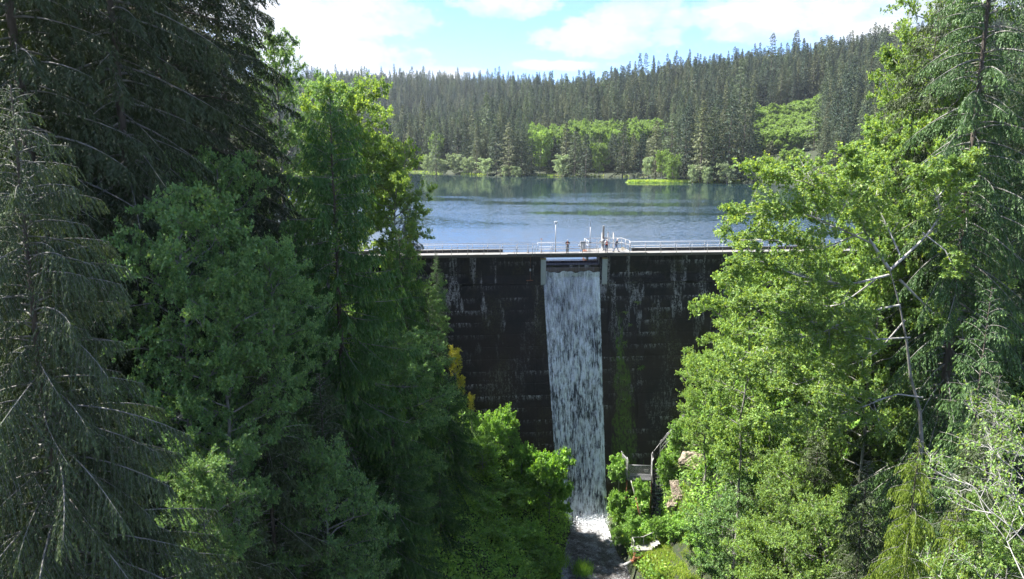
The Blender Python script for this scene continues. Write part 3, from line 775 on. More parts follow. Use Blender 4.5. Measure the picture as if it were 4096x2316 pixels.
# ------------------------------------------------------------------ railings
def railing(label, pts, heights, post_every, base_drop=0, r=.028, group='pipe railings on the dam', posts=None):
    """pts: polyline of foot points in the dam frame"""
    pts = [Vector(p) for p in pts]; o = pts[0]
    e = droot('railing', label, 'railing', group, o)
    P = [p - o for p in pts]
    for h in heights:
        MB().tube([p + Vector((0, 0, h)) for p in P], r, 7).build('rail', M['rail'], e, True)
    for a, b_ in zip(P[:-1], P[1:]):
        n = max(1, round((b_ - a).length / post_every))
        for i in range(n + 1):
            if i == 0 and a is not P[0]: continue
            p = a.lerp(b_, i / n)
            MB().tube([p - Vector((0, 0, base_drop)), p + Vector((0, 0, heights[0] + .01))], r * 1.05, 7).build('post', M['rail'], e, True)
    return e
X = lambda u, v, ly: on_y(u, v, ly).x
fy_ = -.645
railing('long front pipe railing bolted along the downstream edge of the walkway', [(-36, fy_, 1.0), (X(2130, 1000, fy_), fy_, 1.0), (X(2140, 1000, fy_), fy_, 1.0), (X(2900, 1000, fy_) + 14, fy_, 1.0)], (1.27, .66), 2.0, .2)
ry = 1.2
railing('rear pipe railing on the lake side above the left parapet', [(-36, ry, 1.0), (X(2130, 1000, ry), ry, 1.0)], (1.2, .68, .40), 2.0)
railing('short rear pipe railing behind the spillway beside the lamp post', [(X(2151, 1000, ry), ry, 1.0), (X(2388, 1000, ry), ry, 1.0)], (1.22, .66, .34), 1.9)
railing('rear pipe railing on the lake side above the right parapet', [(X(2520, 1000, ry), ry, 1.0), (44, ry, 1.0)], (1.22, .72, .42), 2.0)
pl = [on_y(2388, 1003, 1.3), on_y(2364, 989, 4.2), on_y(2486, 987, 4.2), on_y(2516, 1002, 1.3)]
railing('white pipe railing round three sides of the gate platform', [(2.45, 1.32, 1.0), (2.45, 4.2, 1.0), (X(2486, 985, 4.2), 4.2, 1.0), (7.92, 1.32, 1.0)], (1.34, .74), 1.5, r=.036)
railing('row of short dark stub posts along the spillway toe board', [(X(2000, 1000, -.5), -.5, 1.0), (X(2345, 1000, -.5), -.5, 1.0)], (.62,), 1.95, r=.018)

# ------------------------------------------------------------------ things standing on the dam
def lamp_post():
    p = on_y(2222, 996, .9); e = droot('lamp_post', 'slim steel pole with a box floodlight on top', 'lamp post', None, (p.x, .9, 1.0))
    h = on_y(2226, 893, .9).z - 1.0
    MB().tube([(0, 0, 0), (0, 0, h)], [.06, .05], 10).build('pole', M['rail'], e, True)
    b = MB(); b.box((-.1, -.1, 0), (.1, .1, .03)); b.build('base_plate', M['steel_dark'], e)
    b = MB(); b.box((-.19, -.14, h + .002), (.19, .16, h + .24)); f = b.build('lamp_head', M['grey_paint'], e, bevel=.03)
    b = MB(); b.box((-.15, -.155, h + .04), (.15, -.143, h + .2)); b.build('lens', M['lens'], f)
lamp_post()
def mast():
    p = on_y(2360, 996, 1.0); e = droot('antenna_mast', 'thin bare mast taller than the lamp post, rising behind the railing', 'mast', None, (p.x, 1.05, 1.0))
    h = on_y(2364, 880, 1.05).z - 1
    MB().tube([(0, 0, 0), (.0, 0, h * .78)], [.05, .045], 8).build('pole', M['rail'], e, True)
    MB().tube([(0, 0, h * .78), (.03, 0, h)], [.028, .022], 8).build('antenna', M['steel_dark'], e, True)
    b = MB(); b.box((-.14, -.05, 1.16), (.14, .02, 1.26)); b.build('bracket', M['steel_dark'], e)
mast()
def cabinet():
    p = on_y(2331, 996, .95); e = droot('control_cabinet', 'grey electrical cabinet on a frame behind the railing', 'cabinet', None, (p.x, .95, 1.0))
    b = MB(); b.box((-.32, -.16, .30), (.32, .16, 1.02)); b.build('cabinet_box', M['grey_paint'], e, bevel=.02)
    b = MB(); b.box((-.34, -.14, 1.025), (.34, .14, 1.38)); b.build('upper_box', simple('dark_grey_box', (.22, .23, .24), .5, .15), e, bevel=.02)
    b = MB(); b.box((-.27, -.175, .36), (.27, -.163, .96)); d = b.build('door', simple('cabinet_door', (.42, .43, .43), .5, .06), e)
    MB().tube([(.2, -.18, .62), (.2, -.2, .62), (.2, -.2, .72)], .012, 6).build('handle', M['steel_dark'], d, True)
    MB().tube([(-.33, 0, .72), (-.5, 0, .78), (-.5, -.02, .95)], .07, 8).build('meter_elbow', M['rail'], e, True)
    for x in (-.28, .28):
        MB().bar((x, 0, 0), (x, 0, .3), .05).build('leg', M['steel_dark'], e)
cabinet()
def handwheel(u, v0, v1, ly, label):
    p = on_y(u, v0, ly); h = on_y(u, v1, ly).z - 1.0
    e = droot('valve_stand', label, 'valve stand', 'valve stands with small handwheels', (p.x, ly, 1.0))
    MB().lathe((0, 0, 0), [(.16, 0), (.16, .05), (.09, .1), (.07, .3), (.035, .34), (.03, h)], 10).build('spindle', M['steel_dark'], e, True)
    w = MB().torus((0, 0, h), .17, .02, (0, 0, 1)); 
    for k in range(3):
        a = k * 2.094; w.bar((0, 0, h), (.17 * math.cos(a), .17 * math.sin(a), h), .022)
    w.build('handwheel', M['rust'], e, True)
handwheel(2165, 1003, 956, .8, 'taller valve stand with rusty handwheel left of the spillway opening')
handwheel(2111, 1004, 977, .8, 'shorter valve stand with small handwheel in the railing gap')
def operator():
    p = on_y(2411, 996, 2.2); e = droot('gate_hoist', 'white gate hoist pedestal with a tall stem tube', 'gate hoist', None, (p.x, 2.2, 1.0))
    MB().lathe((0, 0, 0), [(.32, 0), (.32, .06), (.24, .1), (.20, .9), (.27, .95), (.30, 1.2), (.26, 1.42), (.14, 1.5)], 14).build('pedestal', M['white_paint'], e, True)
    h = on_y(2414, 905, 2.2).z - 1
    MB().lathe((.05, 0, 0), [(.13, 1.45), (.12, h), (.14, h + .01), (.14, h + .07), (.0, h + .08)], 12).build('stem_tube', M['white_paint'], e, True)
    b = MB(); b.tube([(-.28, 0, 1.2), (-.52, -.1, 1.12)], [.09, .06], 8); b.build('crank_arm', M['white_paint'], e, True)
    b = MB(); b.box((.06, -.12, 1.5), (.62, .12, 1.72)); b.build('gear_housing', M['grey_paint'], e, bevel=.03)
operator()
def stub(u, vb, vt, ly, r, label, mt='white_paint'):
    p = on_y(u, vb, ly); e = droot('bollard_post', label, 'post', None, (p.x, ly, 1.0)); h = on_y(u, vt, ly).z - 1
    MB().lathe((0, 0, 0), [(r * 1.8, 0), (r * 1.8, .03), (r, .035), (r, h)], 10).build('pole', M[mt], e, True)
    MB().lathe((0, 0, h + .002), [(r * 1.25, 0), (r * 1.25, .06), (r * .4, .09)], 10).build('cap', M[mt], e, True)
stub(2407, 990, 931, 3.6, .07, 'slim pale post just left of the tall hoist stem')
stub(2431, 992, 931, 3.3, .06, 'dark slender post behind the person in the hi-vis vest', 'steel_dark')
stub(2453, 987, 931, 3.2, .085, 'pale capped post between the two people on the platform')
def wheel():
    p = on_y(2491, 1003, 1.15); e = droot('gate_valve', 'yellow spoked valve wheel standing upright on the platform', 'valve wheel', None, (p.x, 1.15, 1.0))
    R = .19
    MB().torus((0, 0, R + .12), R, .022, (.1, 1, 0)).build('rim', M['yellow'], e, True)
    s = MB()
    for k in range(5):
        a = k * 1.2566; s.bar((0, 0, R + .12), (R * math.cos(a), -R * .1 * math.cos(a), R + .12 + R * math.sin(a)), .022)
    s.build('spokes', M['yellow'], e)
    MB().tube([(0, .12, 0), (0, .12, R + .12), (0, 0, R + .12)], .03, 8).build('stem', M['steel_dark'], e, True)
wheel()
def drain():
    p = on_face(2121, 1060)
    e = droot('gauge_pipe', 'thin rusty gauge pipe hanging down the dam left of the fall', 'pipe', None, (p.x, p.y - .06, -.2))
    MB().tube([(0, -.2, 1.0), (0, -.03, .4), (0, -.03, -2.0), (0, -.1, -2.2)], .03, 6).build('pipe_run', M['rust'], e, True)
    b = MB(); b.box((-.10, -.09, -1.05), (.10, .05, -.75)); b.build('junction_box', M['grey_paint'], e, bevel=.02)
    b = MB(); b.box((-.5, -.14, -2.3), (.35, .05, -2.2)); b.build('shelf_bracket', M['rust'], e)
drain()

# ------------------------------------------------------------------ works on the right bench at the foot of the dam
def mesh_panel(o, a, b_, z0, z1, step=.16, r=.016):
    """chain-link: two families of diagonal wires between two posts"""
    mb = MB(); a = Vector(a); b_ = Vector(b_); L = (b_ - a).length; H = z1 - z0; d = (b_ - a) / L
    for sgn in (1, -1):
        k = -H
        while k < L:
            s0, s1 = max(0, k), min(L, k + H)
            if s1 - s0 > .02:
                t0, t1 = (s0 - k), (s1 - k)
                if sgn < 0: t0, t1 = H - t0, H - t1
                mb.bar(a + d * s0 + Vector((0, 0, z0 + t0)), a + d * s1 + Vector((0, 0, z0 + t1)), r)
            k += step
    return mb
def cage():
    o = at(2510, 1918, 79.5); e = empty('fenced_platform', o, R_(-4), 'chain link fenced platform on legs beside the foot of the dam', 'fenced platform')
    w = (at(2606, 1918, 79.5) - o).length; D = 1.7; h = 2.55
    co_ = [(0, 0, 0), (w, 0, 0), (w + .1, D, 0), (-.55, D, 0)]
    for i, c in enumerate(co_):
        MB().tube([c, (c[0], c[1], h * (1 if i != 1 else .95)), (c[0] + (-.12 if c[0] <= 0 else .12), c[1], h + .35)], .045, 8).build('post', M['rail'], e, True)
    for a, c in ((0, 3), (1, 2), (0, 1)):
        A, B = Vector(co_[a]), Vector(co_[c]); zt = h if (a, c) != (0, 1) else 1.9
        for z in (zt, .55):
            MB().tube([A + Vector((0, 0, z)), B + Vector((0, 0, z))], .03, 7).build('rail', M['rail'], e, True)
        mesh_panel(o, A, B, .1, zt, .2).build('chain_link', M['rail'], e)
        wr = MB()
        if (a, c) != (0, 1):
            for k in range(3):
                off = -.04 * (k + 1) if A.x <= 0 else .04 * (k + 1)
                wr.tube([A + Vector((off, 0, zt + .1 * (k + 1))), B + Vector((off, 0, zt + .1 * (k + 1)))], .008, 4)
            wr.build('barbed_wire', M['steel_dark'], e)
    b = MB(); b.poly([(0, 0, 0), (w, 0, 0), (w + .1, D, 0), (-.55, D, 0), (0, 0, -.12), (w, 0, -.12), (w + .1, D, -.12), (-.55, D, -.12)], [(0, 1, 2, 3), (7, 6, 5, 4), (0, 4, 5, 1), (1, 5, 6, 2), (2, 6, 7, 3), (3, 7, 4, 0)])
    b.build('floor_deck', M['steel_dark'], e)
    MB().bar((0, -.03, .0), (w, -.03, .0), .08, .12).build('floor_beam', M['wood'], e)
    b = MB(); b.box((w - .95, .05, 1.0), (w - .45, .08, 1.35)); b.build('notice_board', M['wood'], e)
    for p in ((-.05, .1, 0), (w, .15, 0)):
        MB().tube([(p[0], p[1], -.12), (p[0] - .1, p[1], -5.2)], .07, 8).build('leg', M['rust'], e, True)
cage()
def strut():
    a = at(2524, 1922, 79.0); b_ = at(2562, 2062, 76.6); c = (a + b_) / 2
    e = empty('leaning_pole', b_, 0, 'long leaning pole, pale above and rust red below, under the platform', 'pole')
    MB().tube([Vector((0, 0, -.3)), (c - b_)], [.075, .07], 8).build('rusty_length', M['rust'], e, True)
    MB().tube([(c - b_), (a - b_)], [.068, .06], 8).build('pale_length', M['wood'], e, True)
strut()
def bank_fence():
    a = at(2640, 1815, 81); b_ = at(2735, 1700, 83.5)
    e = empty('wire_fence', a, 0, 'wire fence climbing the right bank beside the dam', 'fence'); d = b_ - a
    for z in (.3, .8, 1.3, 1.45, 1.6):
        MB().tube([Vector((0, 0, z)), d + Vector((0, 0, z))], .018, 5).build('wire', M['rail'], e, True)
    for i in range(5):
        p = d * i / 4; MB().tube([p + Vector((0, 0, -1)), p + Vector((0, 0, 1.62)), p + Vector((.1, -.1, 1.85))], .04, 7).build('post', M['rail'], e, True)
    a2 = at(2614, 1835, 80.5); 
    MB().tube([a2 - a + Vector((0, 0, 1)), Vector((0, 0, 1.45))], .03, 7).build('rail', M['rail'], e, True)
bank_fence()
def cascade():
    o = at(2638, 2050, 78.5); e = empty('stepped_channel', o, R_(-8), 'dark wet concrete stairway channel under the bank', 'steps')
    b = MB()
    for i in range(12):
        b.box((-.75, i * .34, -1.2), (.75, i * .34 + .338, .05 + i * .33))
    m = concrete('wet_dark_concrete', (.012, .012, .012), (.03, .03, .03), (.008, .008, .008), .5)
    b.build('treads', m, e)
    for x in (-.95, .755):
        w = MB(); w.poly([(x, 0, -1.2), (x + .19, 0, -1.2), (x + .19, 4.1, -1.2), (x, 4.1, -1.2), (x, 0, .5), (x + .19, 0, .5), (x + .19, 4.1, 4.4), (x, 4.1, 4.4)], [(0, 3, 2, 1), (4, 5, 6, 7), (0, 1, 5, 4), (1, 2, 6, 5), (2, 3, 7, 6), (3, 0, 4, 7)])
        w.build('side_wall', m, e)
    wt = MB()
    for i in range(0, 12): wt.box((-.5, i * .34 - .004, .05 + (i - 1) * .33 + .01), (.45, i * .34 - .002, .05 + i * .33))
    wm, t = mat('trickle'); ns = t.noise(t.map(t.obj(), (14, 1, 1.5)), 1, 3)
    t.out(t.princ(Base_Color=t.mix(t.ramp(ns, [(.5, 0.), (.62, 1.)]), (.03, .03, .03), (.45, .46, .47)), Roughness=.25)); wt.build('trickle', wm, e)
cascade()
def steps():
    o = at(2532, 2236, 72.8); o.z = max(o.z, gz(o.x + 1, o.y) + .1); e = empty('wooden_steps', o, R_(6), 'small pale wooden landing with steps and handrail on the grass', 'steps')
    b = MB()
    for i in range(6): b.box((.02 + i * .36, -.05 + .0 * i, .28), (.37 + i * .36, 1.0, .34))
    b.build('landing', M['wood'], e)
    for i in range(3):
        b = MB(); b.box((2.2 + i * .3, -.02, .48 + i * .2), (2.52 + i * .3, .98, .54 + i * .2)); b.build('tread', M['wood'], e)
        b = MB(); b.box((2.2 + i * .3, -.02, .0), (2.23 + i * .3, .98, .478 + i * .2)); b.build('riser', M['wood'], e)
    b = MB(); b.box((0, -.09, .0), (2.2, -.055, .30)); b.build('skirt_board', M['wood'], e)
    for p in ((.1, .95), (1.45, .95), (2.85, .95)):
        z = .34 if p[0] < 2 else .95
        MB().bar((p[0], p[1], 0), (p[0], p[1], z + 1.05), .07).build('post', M['wood'], e)
    MB().bar((.05, -.05, .0), (.05, -.05, 1.45), .09).build('post', M['wood'], e)
    b = MB(); b.bar((.1, .95, 1.36), (1.45, .95, 1.36), .07); b.build('handrail', M['wood'], e)
    b = MB(); b.bar((1.45, .95, 1.40), (2.95, .95, 2.0), .07); b.build('handrail', M['wood'], e)
    b = MB(); b.bar((.05, -.05, 1.42), (.1, .95, 1.38), .08); b.build('handrail', M['wood'], e)
steps()
def outlet():
    a = at(2545, 2238, 71.6); a.z = max(a.z, gz(a.x, a.y) + .35); b_ = at(2494, 2262, 70.8); b_.z = a.z - .25
    e = empty('outlet_pipe', a, 0, 'white outfall pipe with rusty valve pointing over the stream', 'pipe'); d = b_ - a
    v = d.normalized()
    MB().tube([d * .42, d], [.19, .19], 14).build('pipe_end', M['white_paint'], e, True)
    MB().tube([d * .99, d * 1.004], [.15, .15], 14).build('bore', M['steel_dark'], e, True)
    MB().tube([-v * .9, Vector((0, 0, 0)), d * .42], [.17, .17, .17], 12).build('rusty_pipe', M['rust'], e, True)
    b = MB(); b.tube([d * .36, d * .42], [.26, .26], 14); b.tube([-v * .05, v * .05], [.27, .27], 14); b.build('flange', M['rust'], e, True)
    bn = MB(); bn.lathe((v.x * .3, v.y * .3, v.z * .3), [(.2, 0), (.2, .25), (.13, .34), (.13, .5), (.05, .52), (.04, .85)], 10); bn.build('valve_bonnet', M['rust'], e, True)
    MB().torus((v.x * .3, v.y * .3, v.z * .3 + .85), .17, .022).build('handwheel', M['rust'], e, True)
outlet()
def outcrop(u, v, Y, R, label, seed):
    o = at(u, v, Y); rng = np.random.default_rng(seed)
    import bmesh
    bm = bmesh.new(); bmesh.ops.create_icosphere(bm, subdivisions=5, radius=1)
    pl = nrm(rng.normal(0, 1, (16, 3))); dd = .62 + .33 * rng.random(16)
    for vt in bm.verts:
        c = np.array(vt.co); k = np.max(c @ pl.T / dd[None]); c = c / max(k, .6)
        n = math.sin(c[0] * 9 + c[2] * 6) * .05 + abs(math.sin(c[2] * 13 + c[1] * 7 + c[0] * 5)) * .09 + math.sin(c[2] * 31 + c[1] * 23) * .025 + rng.normal(0, .012)
        vt.co = c * (1 + n)
    me = bpy.data.meshes.new('rock_outcrop'); bm.to_mesh(me); bm.free()
    me.materials.append(M['rock'])
    ob = link('rock_outcrop', me, None, o); ob.scale = (R[0], R[1], R[2]); ob.rotation_euler = (.2, .3, seed)
    tag(ob, label, 'rock', 'rock outcrops on the right bank')
m, t = mat('tan_rock'); o_ = t.obj()
n1 = t.noise(o_, 1.6, 5, .65); n2 = t.noise(t.map(o_, (2, 2, 6)), 1.5, 5, .7)
c_ = t.mix(t.ramp(n1, [(.4, 0.), (.6, 1.)]), (.17, .14, .11), (.27, .225, .17)); c_ = t.mix(t.ramp(n2, [(.52, 0.), (.62, .9)]), c_, (.12, .065, .045)); c_ = t.mix(t.ramp(t.noise(o_, 2.3, 5, .7), [(.52, 0.), (.6, .9)]), c_, (.05, .07, .02))
t.out(t.princ(Base_Color=c_, Roughness=.9, Normal=t.bump(n2, .8, .12))); M['rock'] = m
outcrop(2765, 1845, 78.2, (1.5, 1.2, 1.5), 'tan rock outcrop below the ferns, largest on the right bank', 2)
outcrop(2705, 1960, 77.4, (.8, .8, 1.3), 'narrow tan rock below the large outcrop', 4)
outcrop(2690, 2020, 76.6, (.7, .7, .9), 'low reddish rock at the foot of the bank', 7)
outcrop(2850, 1760, 79.5, (1.2, 1.0, 1.1), 'dark edged rock shelf above the large outcrop', 9)

# ------------------------------------------------------------------ people
M['skin'] = simple('skin', (.52, .33, .25), .55, .06, 12)
def skinned(name, joints, edges, material, parent, root=0, sub=1):
    """one continuous surface grown round a skeleton"""
    names = list(joints); me = bpy.data.meshes.new(name)
    me.from_pydata([joints[k][:3] for k in names], [(names.index(a), names.index(b)) for a, b in edges], [])
    o = link(name, me, parent)
    o.modifiers.new('skin', 'SKIN').use_smooth_shade = True
    for i, k in enumerate(names):
        r = joints[k][3]; rr = r if isinstance(r, tuple) else (r, r)
        me.skin_vertices[0].data[i].radius = rr
    me.skin_vertices[0].data[names.index(root) if root in names else 0].use_root = True
    s = o.modifiers.new('sub', 'SUBSURF'); s.levels = s.render_levels = sub
    dg = bpy.context.evaluated_depsgraph_get()
    m2 = bpy.data.meshes.new_from_object(o.evaluated_get(dg)); o.modifiers.clear(); o.data = m2; m2.name = name
    m2.materials.clear(); m2.materials.append(material); return o
def person(label, loc, rz, jacket, trousers, pose, hair, shirt=None, vest=None, cap=None, shoes=(.02, .02, .02), phone=False):
    """facing -y; joints given in metres above the feet"""
    e = droot('person', label, 'person', 'people on the dam walkway', loc); e.rotation_euler = (0, 0, DA + rz)
    J = pose
    lim = [('pelvis', 'waist'), ('waist', 'chest'), ('chest', 'neck'), ('neck', 'head0'), ('head0', 'head1')]
    arms = []; legs = []
    for s in 'lr':
        arms += [('chest', 'sh' + s), ('sh' + s, 'el' + s), ('el' + s, 'wr' + s), ('wr' + s, 'pa' + s)]
        legs += [('pelvis', 'hip' + s), ('hip' + s, 'kn' + s), ('kn' + s, 'an' + s), ('an' + s, 'to' + s)]
    rad = dict(pelvis=(.15, .11), waist=(.145, .10), chest=(.16, .11), neck=.055, head0=(.075, .085), head1=(.07, .08), sh=.07, el=.048, wr=.032, pa=(.04, .022), hip=.088, kn=.062, an=.043, to=(.045, .03))
    full = {k: (*p, rad.get(k, rad.get(k[:-1]))) for k, p in J.items()}
    # fingers as short chains rooted in the palm
    ed = lim + arms + legs
    for s in 'lr':
        p = Vector(J['pa' + s]); w = Vector(J['wr' + s]); d = (p - w).normalized(); sx = d.cross(Vector((0, 0, 1)));
        if sx.length < .1: sx = Vector((1, 0, 0))
        sx.normalize(); cu = Vector((0, -.35, -.5)) if J['pa' + s][2] > .9 else Vector((0, -.4, 0))
        for i, L in enumerate((.065, .075, .07, .055)):
            b0 = p + d * .035 + sx * (-.03 + .02 * i)
            k1, k2 = f'f{i}a{s}', f'f{i}b{s}'
            full[k1] = (*b0, .0095); full[k2] = (*(b0 + (d + cu * .6).normalized() * L), .008); ed += [('pa' + s, k1), (k1, k2)]
        k1 = 'th' + s; full[k1] = (*(w + d * .04 + sx * (.055 if s == 'l' else -.055)), .0105); ed.append(('wr' + s, k1))
    body = skinned('body', full, ed, M['skin'], e, 'pelvis')
    hd = Vector(J['head1']); h0 = Vector(J['head0']); fwd = J['_f'] if '_f' in J else Vector((0, -1, 0))
    def sub(keys, k=1., add=0., over={}):
        return {q: (*J[q], tuple((x + add) * k for x in (r if isinstance(r, tuple) else (r, r)))) for q in keys for r in [over.get(q, rad.get(q, rad.get(q[:-1])))]}
    jk = ['pelvis', 'waist', 'chest', 'neck'] + [a + s for a in ('sh', 'el', 'wr') for s in 'lr']
    jm = simple('jacket', jacket, .8, .2, 8)
    skinned('jacket', sub(jk, 1, .022, {'neck': .05}), [q for q in lim[:3]] + [q for q in arms if 'pa' not in q[1]], jm, e, 'pelvis')
    tk = ['pelvis'] + [a + s for a in ('hip', 'kn', 'an') for s in 'lr']
    skinned('trousers', sub(tk, 1, .014, {'an': .05}), [q for q in legs if 'to' not in q[1]], simple('trousers', trousers, .85, .25, 9), e, 'pelvis')
    for s in 'lr':
        a, b_ = Vector(J['an' + s]), Vector(J['to' + s])
        MB().tube([a + (a - b_).normalized() * .05 + Vector((0, 0, -.02)), a + Vector((0, 0, -.025)), (a + b_) / 2 + Vector((0, 0, -.01)), b_ + (b_ - a).normalized() * .06], [.04, .052, .05, .032], 8).build('shoe', simple('shoe', shoes, .6), e, True)
    if vest:
        skinned('vest', sub(['pelvis', 'waist', 'chest', 'shl', 'shr'], 1, .05, {'pelvis': (.12, .09)}), [('pelvis', 'waist'), ('waist', 'chest'), ('chest', 'shl'), ('chest', 'shr')], simple('hi_vis_vest', vest, .7, .08), e, 'pelvis')
    if shirt:
        p = (Vector(J['chest']) + Vector(J['waist'])) / 2 + fwd * .135
        b = MB(); b.tube([p + Vector((0, 0, .17)) + fwd * -.02, p, p - Vector((0, 0, .17))], [.05, .06, .05], 8); b.build('shirt_front', simple('shirt', shirt, .8), e, True)
    top = hd + (hd - h0).normalized() * .03
    up = (hd - h0).normalized()
    c = hd - fwd * .012
    hb = MB()
    rings = [(.0, .092), (.045, .088), (.08, .066), (.10, .03)]
    hb.tube([c + up * (z - .0) for z, r in rings], [r for z, r in rings], 12)
    if cap:
        ho = hb.build('cap', simple('cap', cap, .8), e, True)
        MB().tube([c + fwd * .06 + up * .01, c + fwd * .13 + up * -.01, c + fwd * .165 - up * .02], [.07, .06, .02], 8).build('peak', simple('cap_peak', cap, .8), ho, True)
    else:
        hb.build('hair', simple('hair', hair, .9), e, True)
    f0 = (hd + h0) / 2 + fwd * .082
    MB().tube([f0 + up * .02, f0 + fwd * .022 - up * .012, f0 + fwd * .006 - up * .022], [.008, .014, .008], 6).build('nose', M['skin'], e, True)
    sx = fwd.cross(up).normalized()
    for s in (-1, 1):
        MB().tube([f0 + sx * s * .032 + up * .022 - fwd * .004, f0 + sx * s * .032 + up * .022 + fwd * .004], [.011, .009], 6).build('eye', simple('eye', (.05, .04, .035), .3), e, True)
        q = (hd + h0) / 2 + sx * s * .078
        MB().tube([q - up * .025, q + up * .03], [.012, .018], 6).build('ear', M['skin'], e, True)
    MB().tube([f0 - up * .045 - sx * .025 - fwd * .006, f0 - up * .047, f0 - up * .045 + sx * .025 - fwd * .006], [.006, .008, .006], 6).build('mouth', simple('lips', (.35, .16, .14), .5), e, True)
    if phone:
        p = (Vector(J['pal']) + Vector(J['par'])) / 2 + Vector((0, -.05, .05))
        b = MB(); b.box((p.x - .04, p.y - .08, p.z - .01), (p.x + .04, p.y + .08, p.z)); o = b.build('smartphone', simple('phone', (.01, .01, .012), .2), None); o.matrix_world = Matrix.Translation(DM @ Vector(loc)) @ Matrix.Rotation(DA + rz, 4, 'Z')
        tag(o, 'black phone in both hands of the person in the orange-red vest', 'phone')
    return e
def stand(lean=0., hands=None, spread=.1):
    J = dict(pelvis=(0, 0, .95), waist=(0, -.02 - lean * .3, 1.12), chest=(0, -.03 - lean * .75, 1.36), neck=(0, -.05 - lean, 1.50), head0=(0, -.09 - lean * 1.15, 1.58), head1=(0, -.10 - lean * 1.3, 1.68))
    for s, k in (('l', -1), ('r', 1)):
        J['sh' + s] = (k * .19, -.03 - lean * .8, 1.42)
        J['hip' + s] = (k * .09, 0, .92); J['kn' + s] = (k * spread, -.02, .50); J['an' + s] = (k * (spread + .01), .02, .085); J['to' + s] = (k * (spread + .03), -.13, .035)
    return J
J = stand(.12)
for s, k in (('l', -1), ('r', 1)):
    J['el' + s] = (k * .30, -.27, 1.22); J['wr' + s] = (k * .10, -.42, 1.27); J['pa' + s] = (k * .03, -.46, 1.27)
px = lambda u, ly: on_y(u, 1004, ly).x
person('person leaning on the railing in a dark open jacket, red shirt and grey cap', (px(2269, -.13), -.13, 1.0), 0, (.012, .012, .014), (.012, .013, .018), J, (.1, .1, .1), shirt=(.32, .06, .05), cap=(.22, .22, .23))
J = stand(.05)
for s, k in (('l', -1), ('r', 1)):
    J['el' + s] = (k * .25, -.14, 1.14); J['wr' + s] = (k * .09, -.33, 1.24); J['pa' + s] = (k * .035, -.38, 1.27)
person('person in an orange-red hi-vis vest over a white shirt, looking down at a phone', (px(2425, .05), .05, 1.0), .1, (.32, .33, .35), (.035, .05, .10), J, (.2, .2, .2), vest=(.85, .09, .05), cap=(.20, .19, .18), phone=True)
J = stand(.10)
J.update(shl=(-.19, -.10, 1.42), shr=(.19, -.10, 1.42), ell=(-.24, .12, 1.18), wrl=(-.22, .10, .93), pal=(-.22, .07, .85), elr=(.26, -.22, 1.18), wrr=(.24, -.38, .98), par=(.23, -.42, .92),
         hipl=(-.09, 0, .92), knl=(-.10, .10, .50), anl=(-.10, .40, .14), tol=(-.10, .28, .04), hipr=(.09, 0, .92), knr=(.10, -.22, .52), anr=(.10, -.34, .09), tor=(.10, -.49, .05))
person('bareheaded white-haired person in navy jacket and jeans walking to the right', (px(2463, .55), .55, 1.0), R_(84), (.018, .022, .042), (.10, .16, .30), J, (.62, .60, .57))
# ------------------------------------------------------------------ far shore and hills
rng = np.random.default_rng(11)
def project(P):
    P = np.asarray(P, float); x, y, z = P[..., 0], P[..., 1], P[..., 2] - CAMZ
    f = y * cp - z * sp; uy = y * sp + z * cp
    return CX + F_PX * x / f, CY - F_PX * uy / f
def join_mesh(name, parts, mats):
    """trunk and crown of a small far tree as one mesh"""
    V = []; F = []; T = []; mi = []; o = 0
    for me, k in parts:
        n = len(me.vertices); v = np.empty(n * 3, np.float32); me.vertices.foreach_get('co', v); V.append(v.reshape(-1, 3))
        nl = len(me.loops); li = np.empty(nl, np.int32); me.loops.foreach_get('vertex_index', li)
        tot = np.empty(len(me.polygons), np.int32); me.polygons.foreach_get('loop_total', tot)
        s = np.r_[0, np.cumsum(tot)[:-1]]
        tri = [li[s[tot == 3]][:, None], li[s[tot == 3] + 1][:, None], li[s[tot == 3] + 2][:, None]]
        f = np.concatenate(tri, 1)
        q = s[tot == 4]
        if len(q): f = np.concatenate([f, np.stack([li[q], li[q + 1], li[q + 2]], 1), np.stack([li[q], li[q + 2], li[q + 3]], 1)])
        F.append(f + o); mi.append(np.full(len(f), k, np.int32)); o += n
        t = np.zeros(n, np.float32)
        if 'tone' in me.attributes: me.attributes['tone'].data.foreach_get('value', t)
        T.append(t)
    me = mesh_tris(name, np.concatenate(V), np.concatenate(F), None, np.concatenate(T))
    for m in mats: me.materials.append(m)
    me.polygons.foreach_set('material_index', np.concatenate(mi)); return me
FARC = []
for i in range(8):
    a = dict(m_leaf=('farcon', 'fardark', 'farcon', 'fardark', 'farolive', 'farcon', 'fardark', 'farolive')[i], m_limb='bark_dark', kl=1.15, kw=.22, jit=.4)
    hh = (34, 37, 31, 36, 33, 38, 28, 35)[i]; rr = (5.6, 5.0, 6.4, 4.5, 5.6, 6.0, 6.0, 4.6)[i]
    FARC.append(conifer(300 + i, hh, rr, .10, 105, .55, .5, hang=.3, a_bot=-8, a_top=42, droop=.25, shp=(.6, .66, .5, .72, .58, .55, .66, .75)[i], sec_len=.42, tip=.45, drop=.08, kfold=.3, **a))
FARM = []
for c in FARC:
    me = join_mesh('far_conifer', [(c['trunk'], 1), (c['crown'], 0)], [c['crown'].materials[0], M['bark_dark']]); FARM.append((me, c['H'], c['R']))
print('far conifer blades', [c['n'] for c in FARC])
FARB = []
for i in range(5):
    H, R = 10, 5
    tr, lb = auto_limbs(400 + i, H, R, 1.0, 26, rise=.5, top=.35)
    d = broadleaf(400 + i, H, R, lb, tr, sub_sp=.7, sub_len=.32, twig_n=5, twig_len=1.0, leaf_n=9, leaf=.62, lw=.36, m_leaf=('farleaf' if i < 3 else 'paleleaf'), m_bark='twig_grey', keep=.95, flat=.8, up=.25)
    FARB.append(d)
